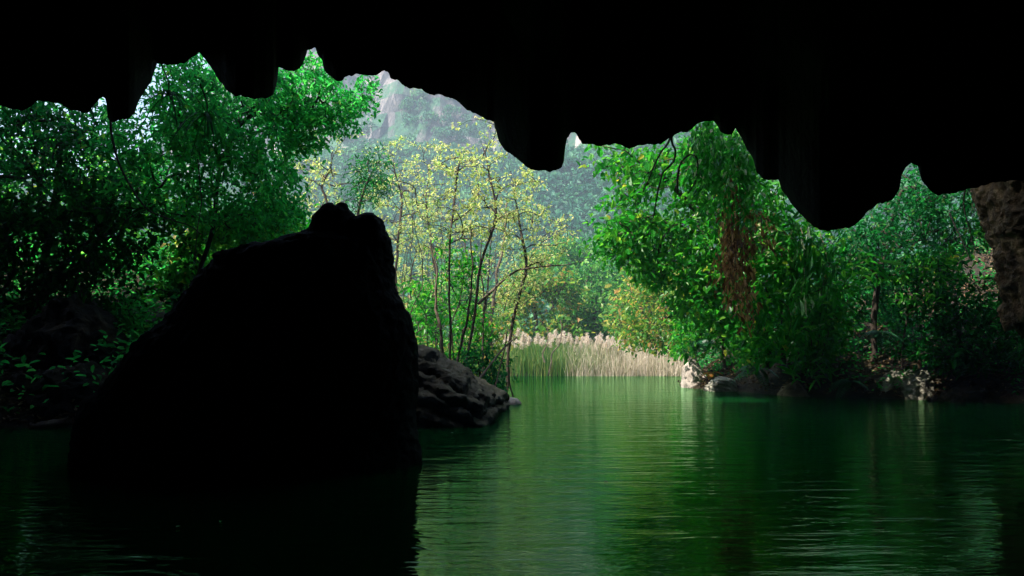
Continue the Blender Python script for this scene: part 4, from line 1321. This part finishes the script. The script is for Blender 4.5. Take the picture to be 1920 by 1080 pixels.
fern("large silvery fern arching over the tall pale corner rock", 1330, 640, 24, [(2.6, 0.5), (2.9, 0.3), (3.3, 0.6), (2.2, 0.2), (1.9, 0.5)], 1.0)
fern("green fern drooping to the water beside the wavy dark rock", 1418, 690, 22.2, [(3.3, 0.1), (2.5, 0.3), (0.4, 0.3), (1.4, 0.0), (2.9, 0.6)], 0.85)
fern("small fern over the water next to the rounded grey rock", 1594, 715, 20.4, [(3.2, 0.2), (2.5, -0.1), (2.9, 0.5), (0.6, 0.3)], 0.7)
fern("bluish fern high on the dark slope above the slanting slab", 1650, 622, 19.6, [(2.6, 0.2), (1.6, -0.2), (0.5, 0.2), (3.4, 0.4)], 0.65)
fern("fern leaf cluster on the bank between the ferns and the brown rock", 1455, 640, 22.4, [(2.6, 0.5), (1.2, 0.1), (3.4, 0.3)], 0.7)
fern("little yellow fern growing on the dark squared rock", 1335, 698, 24.2, [(3.0, 0.3), (0.2, 0.4), (2.0, 0.2)], 0.45, 'leaf_orange')


# ground cover
def scatter_leaves(name, label, cat, n, xr, yr, hmax, L, mat, thr, seed, dmin=0.05, cond=None):
    x = rng.uniform(*xr, n)
    y = rng.uniform(*yr, n)
    d = shore_dist(x, y)
    ok = (d > dmin) & (fbm(np.stack([x, y, 0 * x], 1), 0.9, 3, seed) > thr)
    if cond is not None:
        ok &= cond(x, y)
    x, y = x[ok], y[ok]
    z = ground_z(x, y) + hmax * rng.random(len(x)) ** 1.6 + 0.01
    n = len(x)
    s = rng.uniform(0.6, 1.3, n)
    V, Fq = leaf_geo(np.stack([x, y, z], 1), rng.normal(0, 1, (n, 3)) * np.array([1, 1, 0.35]), np.array([0, 0, 1.0]) + rng.normal(0, 0.45, (n, 3)), L * s, L * 0.5 * s)
    tag(mesh_np(name, V, [Fq], M[mat]), label, cat, kind="stuff")


scatter_leaves("leaf_litter", "brown fallen leaves littering the right bank slope", "leaf litter", 22000, (5, 18), (17, 31), 0.06, 0.12, 'leaf_litter', -0.4, 3)
scatter_leaves("ground_cover", "low dark green plants covering parts of the right bank", "ground cover", 26000, (5, 18), (17, 34), 0.5, 0.12, 'leaf_shade', 0.02, 6, 0.15)
scatter_leaves("undergrowth", "low green plants under the slender trees on the left bank", "undergrowth", 16000, (-9, -0.5), (18.5, 33), 0.45, 0.12, 'leaf_olive', -0.1, 9, 0.1)
scatter_leaves("ground_cover", "dark green plants carpeting the shaded slope of the left bank", "ground cover", 40000, (-24, -4.5), (12.6, 36), 0.9, 0.16, 'leaf_shade', -0.35, 14, 0.2)
scatter_leaves("leaf_debris", "dry leaves scattered on the left bank among the trunks", "leaf litter", 6000, (-7, -0.5), (17, 24), 0.05, 0.11, 'leaf_litter', -0.4, 12)

scatter_leaves("leaf_litter", "dead leaves and twigs covering the dark bank at the foot of the mossy rock", "leaf litter", 14000, (-14, -4), (12.3, 17), 0.12, 0.11, 'leaf_litter', -0.7, 31, 0.02)

# drifting leaves on the water
proto = None
FL = [("pale fleck of a leaf floating nearest to the viewer on the black water", 330, 990), ("tiny pale leaf floating on the black water under the boulder", 415, 978), ("small leaf floating by the boulder's foot near the ledge", 775, 803),
      ("pale floating leaf on the black water beside the ledge", 845, 812), ("leaf drifting on the green water, middle of the river", 1140, 905), ("leaf drifting below the wavy dark rock", 1180, 800)]
for lab, px, py in FL:
    Y = F * CAMH / (py - HZ)
    c = np.array([(px - 960) / F * Y, Y, 0.006])
    V, Fq = leaf_geo(c[None], rng.normal(0, 1, (1, 3)) * np.array([[1, 1, 0]]), np.array([[0, 0, 1.0]]), 0.05, 0.03, 0.03)
    V[:, 2] = np.maximum(V[:, 2], 0.004)
    tag(mesh_np("floating_leaf", V, [Fq], M['reed_dry'], None, loc=c), lab, "leaf", "leaves floating on the river")

# ------------------------------------------------------------------ haze
hx0, hx1, hy0, hy1, hz0, hz1 = -445, 445, -42, 425, -3.2, 112
V = np.array([(x, y, z) for x in (hx0, hx1) for y in (hy0, hy1) for z in (hz0, hz1)], float)
Fq = np.array([(0, 1, 3, 2), (4, 6, 7, 5), (0, 4, 5, 1), (2, 3, 7, 6), (0, 2, 6, 4), (1, 5, 7, 3)])
hm = bpy.data.materials.new("haze_air")
hm.use_nodes = True
nt = hm.node_tree
nt.nodes.remove(nt.nodes["Principled BSDF"])
pv = nt.nodes.new("ShaderNodeVolumePrincipled")
pv.inputs["Color"].default_value = (0.43, 0.55, 0.65, 1)
pv.inputs["Density"].default_value = HAZE_DENSITY
pv.inputs["Anisotropy"].default_value = 0.2
nt.links.new(pv.outputs[0], nt.nodes["Material Output"].inputs["Volume"])
hz = mesh_np("haze", V, [Fq], hm)
hz["kind"] = "stuff"
